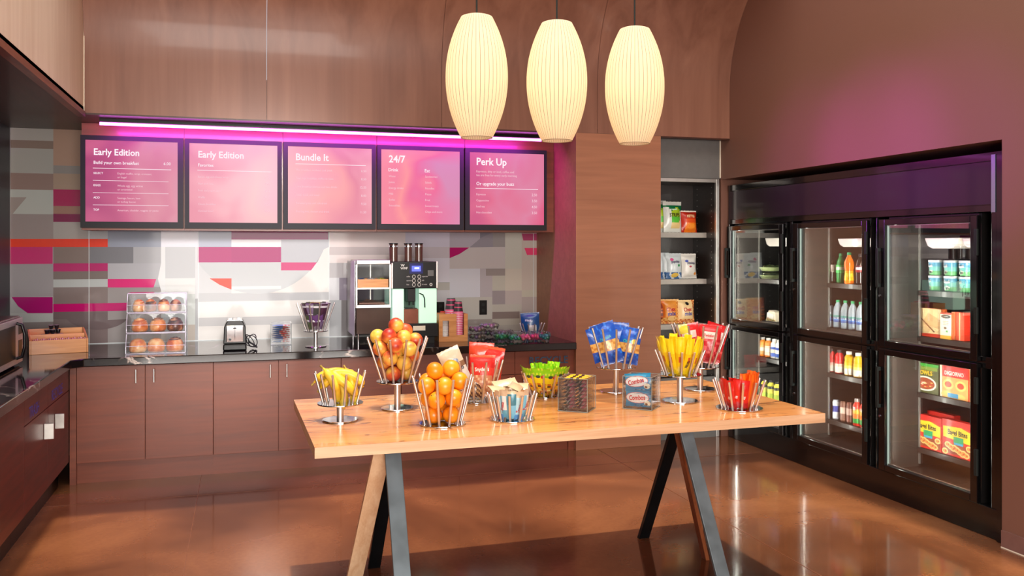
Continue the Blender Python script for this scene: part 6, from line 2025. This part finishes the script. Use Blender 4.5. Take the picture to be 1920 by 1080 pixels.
b = MB(); b.box(U(740), U(816), .03, Dk - .03, 0, Zk(632) - .0005); b.build('plinth', M['black_rubber'], t)
b = MB(); b.box(U(768), U(793), -.0016, -.0002, Zk(513), Zk(494)); b.build('display_bezel', plain('indigo_bezel', (40, 44, 110), .2, noise=0), t)
b = MB(); b.box(U(772), U(789), -.0028, -.0017, Zk(509), Zk(498.5), 0); b.box(U(777), U(786), -.0032, -.0029, Zk(504.5), Zk(501.5), 1); b.build('display', [M['lcd'], M['lcd_text']], t)
b = MB()
for u in (776, 786):
    for v in (519, 526.5, 534):
        c = (U(u), Zk(v))
        b.tube([(c[0] + .0125 * cos(2 * pi * k / 20), -.001, c[1] + .0145 * sin(2 * pi * k / 20)) for k in range(20)], .0024, 6, closed=True)
b.build('button_ring', M['white_paint'], t, smooth=60)
b = MB()
wht = (.62, .6, .6)
for k, v in enumerate((519, 526.5, 534)):
    b.text(['coffee', 'espresso', 'latte'][k], U(762), Zk(v) - .003, .016, y=-.0006, col=wht, squeeze=.8); b.text(['cappuccino', 'milk', 'hot water'][k], U(791), Zk(v) - .003, .016, y=-.0006, col=wht, squeeze=.7)
b.text('WMF', U(751), Zk(505), .026, y=-.0006, col=(.75, .74, .74), bold=.02); b.text('W', U(751.5), Zk(500), .03, y=-.0006, col=(.75, .74, .74), bold=.02)
b.box(U(802), U(813), -.0012, -.0002, Zk(518), Zk(507), 0, (.12, .12, .12))
b.tube([(U(808) + .009 * cos(2 * pi * k / 16), -.001, Zk(534) + .010 * sin(2 * pi * k / 16)) for k in range(16)], .004, 6, closed=True, col=(.7, .7, .7))
b.build('lettering', M['print_matte'], t)
def hopper(u, r):
    b = MB(); z0, z1 = Zk(490.6), Zk(456)
    b.lathe([(r, z0), (r, z1 - .01)], 24, c=(U(u), .16)); h = b.build('bean_hopper', plain('smoked_hopper', (84, 58, 48), .1, 0, .8, noise=.15), t, smooth=40)
    b = MB(); b.lathe([(r + .002, z1 - .01), (r + .002, z1), (0, z1 + .001)], 24, c=(U(u), .16)); b.build('lid', M['black'], h, smooth=40)
    b = MB(); b.lathe([(r + .0015, z1 - .032), (r + .0015, z1 - .020)], 24, c=(U(u), .16), close=False); b.build('band', M['chrome'], h, smooth=40)
hopper(743.5, .037); hopper(771.5, .034); hopper(792, .034)

# ---- bamboo cup and lid holder
YU = 7.38
xl, xr = on_y(823, 620, YU).x, on_y(877, 620, YU).x; Wq = xr - xl; xc = (xl + xr) / 2
ztop = on_y(850, 589, YU).z - ZT
t = thing('cup_holder', 'bamboo lid and cup holder right of the coffee machine', 'cup holder', (xc, YU, ZT + .0006), 0)
hw = Wq / 2
b = MB()
uu = lambda u: on_y(u, 620, YU).x - xc
b.box(-hw, uu(830), 0, .012, 0, ztop); b.box(uu(842), uu(856), 0, .012, 0, ztop); b.box(uu(870), hw, 0, .012, 0, ztop); b.box(uu(830), uu(842), 0, .012, 0, .045); b.box(uu(830), uu(842), 0, .012, ztop - .055, ztop); b.box(uu(856), uu(870), 0, .012, 0, .055)
b.build('front_panel', M['bamboo'], t)
b = MB(); b.box(-hw, -hw + .01, .0125, .2, 0, ztop); b.build('side_panel', M['bamboo'], t)
b = MB(); b.box(hw - .01, hw, .0125, .2, 0, ztop); b.build('side_panel', M['bamboo'], t)
b = MB(); b.box(-hw + .0102, hw - .0102, .19, .2, 0, ztop); b.build('back_panel', M['bamboo'], t)
b = MB(); b.box(uu(848), uu(850), .0125, .1895, .0122, ztop); b.build('divider', M['bamboo'], t)
b = MB(); b.box(-hw + .0105, hw - .0105, .0125, .1895, 0, .012); b.build('bottom', M['bamboo'], t)
# white lid stack
lx = (on_y(830, 620, YU).x + on_y(842, 620, YU).x) / 2 + .002
l0 = None
for k in range(15):
    if l0 is None:
        b = MB(); b.lathe([(.040, 0), (.042, .003), (.041, .007), (.037, .009), (.034, .012), (0, .0125)], 24); l0 = q = b.build('cup_or_lid', M['white_paint'], smooth=50)
    else: q = copy_tree(l0)
    q.location = (lx, YU + .075, ZT + .0135 + .0125 * k)
    tag(q, 'white cup lid in the left slot of the holder, %s' % ('lowest' if k == 0 else ('topmost' if k == 14 else ORD[k] + ' from the bottom')), 'paper cup', 'white cup lids')
def cup(h=.10, rt=.043, rb=.030):
    b = MB()
    pr = []; cols = []
    # cups are stacked upside down: wide rim low
    zs = [0, .004, .016, .030, .046, .056, .070, .084, .094, .1]
    for z_ in zs: pr.append((rt + (rb - rt) * z_ / .1, z_))
    cc = [(240, 220, 224), (226, 90, 130), (50, 40, 44), (56, 44, 48), (200, 70, 104), (50, 40, 44), (56, 46, 50), (210, 90, 120), (50, 40, 44)]
    b.lathe(pr, 24, cols=[lin(c) for c in cc]); return b.build('cup_or_lid', M['print_matte'], smooth=50)
c0 = None
cx_ = (on_y(856, 620, YU).x + on_y(870, 620, YU).x) / 2
for k in range(16):
    q = cup() if c0 is None else copy_tree(c0)
    if c0 is None: c0 = q
    q.location = (cx_, YU + .075, ZT + .0135 + .0150 * k)
    tag(q, 'pink and black striped paper cup in the right slot, %s' % ('lowest' if k == 0 else ('topmost, upside down above the holder' if k == 15 else ORD[k] + ' from the bottom')), 'paper cup', 'paper cups in the right slot')
for k in range(4):
    q = copy_tree(c0)
    pz = ztop + .001 + .019 * k
    q.scale = (1.22, 1.22, 1.1)
    q.location = (on_y(848, 580, YU + .1).x - .0, YU + .115 + .035, ZT + .0135 + ztop - .09 + .019 * k + .035)
    tag(q, 'large striped paper cup stacked behind on the holder, %s of four' % ['lowest', 'second from the bottom', 'third from the bottom', 'topmost'][k], 'paper cup', 'large paper cups on the holder')
b = MB(); b.box(-.035, .035, 0, .05, 0, .045, 0, lin((214, 50, 24))); o = b.build('small_box', M['print_matte'], bevel=.003); o.location = (on_y(838, 580, YU + .16).x, YU + .24, ZT + .0006); o.scale = (1, 1, 1)
o.location.z = on_y(838, 591, YU + .24).z - .01
tag(o, 'small red box standing between the coffee machine and the stacked cups', 'box'); 
b = MB(); b.box(-.03, .03, 0, .05, 0, o.location.z - ZT - .0012, 0, lin((30, 26, 26))); q = b.build('box_stand', M['print_matte']); q.location = (o.location.x, o.location.y, ZT + .0006); tag(q, 'black stand behind the cup holder carrying the red box', 'stand')

# ---- wall outlets
for (u, v0, v1, w_, lb) in ((906, 563, 590, .074, 'black wall outlet plate on the glass wall above the fruit packs'), (826, 566, 592, .074, 'black wall outlet plate half hidden behind the coffee machine')):
    a, c = on_y(u, v0, YB - .012), on_y(u, v1, YB - .012)
    t = thing('wall_outlet', lb, 'outlet', (a.x, YB - .0075, c.z), 0, 'black wall outlets')
    b = MB(); b.box(-w_ / 2, w_ / 2, -.006, 0, 0, a.z - c.z); b.build('cover_plate', M['black'], t, bevel=.002)
    for zz in (.3, .7):
        b = MB(); b.box(-.014, .014, -.0072, -.0062, (a.z - c.z) * zz - .014, (a.z - c.z) * zz + .014); b.build('socket', M['bezel'], t)

# ---- clear clamshell packs of fruit and salads
def clam(u, v, w_, h_, c, lb, dy=0.0, zlift=0.0, rz=0.0):
    p = at(u, v)
    t = thing('clamshell_pack', lb, 'food pack', (p.x, p.y + dy, ZT + .0006 + zlift), rz, 'clear food packs at the right of the back counter')
    b = MB()
    def ring_(s_, z_): return [(-w_ / 2 * s_, -.06 * s_, z_), (w_ / 2 * s_, -.06 * s_, z_), (w_ / 2 * s_, .06 * s_, z_), (-w_ / 2 * s_, .06 * s_, z_)]
    v_ = ring_(.82, 0) + ring_(1.0, h_ * .6) + ring_(1.05, h_ * .62) + ring_(.9, h_)
    f_ = [(3, 2, 1, 0)]
    for k in range(3):
        for i in range(4):
            j = (i + 1) % 4; f_.append((4 * k + i, 4 * k + j, 4 * k + 4 + j, 4 * k + 4 + i))
    f_.append((12, 13, 14, 15))
    b.add(v_, f_); b.build('shell', M['acrylic'], t, bevel=.003)
    b = MB(); rnd = random.Random(int(u))
    for k in range(16):
        x, y, z_ = (k % 4 - 1.5) * w_ * .21 + rnd.uniform(-.004, .004), (k // 4 - 1.5) * .026, .024 + rnd.uniform(0, h_ * .3)
        cc = tuple(max(0, min(255, q + rnd.randint(-22, 22))) for q in c)
        s_ = .019
        b.lathe([(0, z_ - s_), (s_ * .8, z_ - s_ * .5), (s_, z_), (s_ * .8, z_ + s_ * .5), (0, z_ + s_)], 7, c=(x, y), col=lin(cc), close=False)
    b.build('contents', M['print'], t, smooth=60)
    return t
clam(944, 640, .15, .085, (30, 130, 80), 'clear pack with green contents, front row left', .05)
clam(970, 641, .14, .085, (40, 140, 90), 'clear pack with green contents, front row beside the leftmost', .05)
clam(990, 641, .13, .085, (214, 110, 120), 'clear pack with pink fruit, front row', .05)
clam(1007, 641, .11, .085, (226, 70, 130), 'clear pack with bright pink contents, front row', .055)
clam(1022, 641, .10, .085, (30, 120, 120), 'clear pack with teal contents, rightmost of the front row', .06)
clam(903, 641, .14, .06, (96, 90, 92), 'clear pack with grey contents behind the cups, lower of two', .16)
clam(903, 641, .14, .06, (120, 108, 110), 'clear pack with grey contents behind the cups, upper of two', .16, .062)
clam(930, 636, .16, .06, (60, 56, 66), 'clear pack with dark contents in the back row, lower of two', .24)
clam(930, 636, .16, .06, (150, 130, 136), 'clear pack with pale contents in the back row, upper of two', .24, .062)
clam(960, 636, .16, .06, (110, 96, 100), 'clear pack with brown contents in the back row, right of the dark one', .26, .0)

# ---- microwave on the left counter
t = thing('microwave', 'steel microwave oven on the left counter, cut off by the photo edge', 'microwave', (-1.47, 6.10, ZT + .0006), 0)
h_ = on_x(10, 600, -1.47).z - ZT
y0, y1 = -.22, .74
b = MB(); b.box(-.335, 0, y0, y1, .014, h_); b.build('housing', plain('microwave_steel', (120, 100, 94), .25, .8, noise=.05), t, bevel=.008)
b = MB(); b.box(.0005, .022, y0 + .01, y1 - .16, .02, h_ - .01); d = b.build('door', M['brushed'], t, bevel=.004)
b = MB(); b.box(.0225, .025, y0 + .06, y1 - .24, .06, h_ - .05); b.build('door_window', M['black'], d)
b = MB(); b.tube([(.022, y1 - .20, h_ - .04), (.055, y1 - .20, h_ - .05), (.072, y1 - .20, h_ * .65), (.072, y1 - .20, h_ * .42), (.055, y1 - .20, .07), (.022, y1 - .20, .06)], .011, 10); b.build('handle', M['black'], d, smooth=60)
b = MB(); b.box(.0005, .018, y1 - .15, y1 - .006, .02, h_ - .01); b.build('control_panel', M['brushed'], t, bevel=.003)
b = MB(); b.box(.0185, .020, y1 - .13, y1 - .03, h_ - .12, h_ - .05); b.box(.0185, .020, y1 - .13, y1 - .03, .06, h_ - .16); b.build('keypad', M['black'], t)
b = MB()
for x in (-.29, -.04):
    for y in (y0 + .05, y1 - .05):
        b = MB(); b.cyl((x, y, 0), (x, y, .0135), .015, 12); b.build('rubber_foot', M['black_rubber'], t)
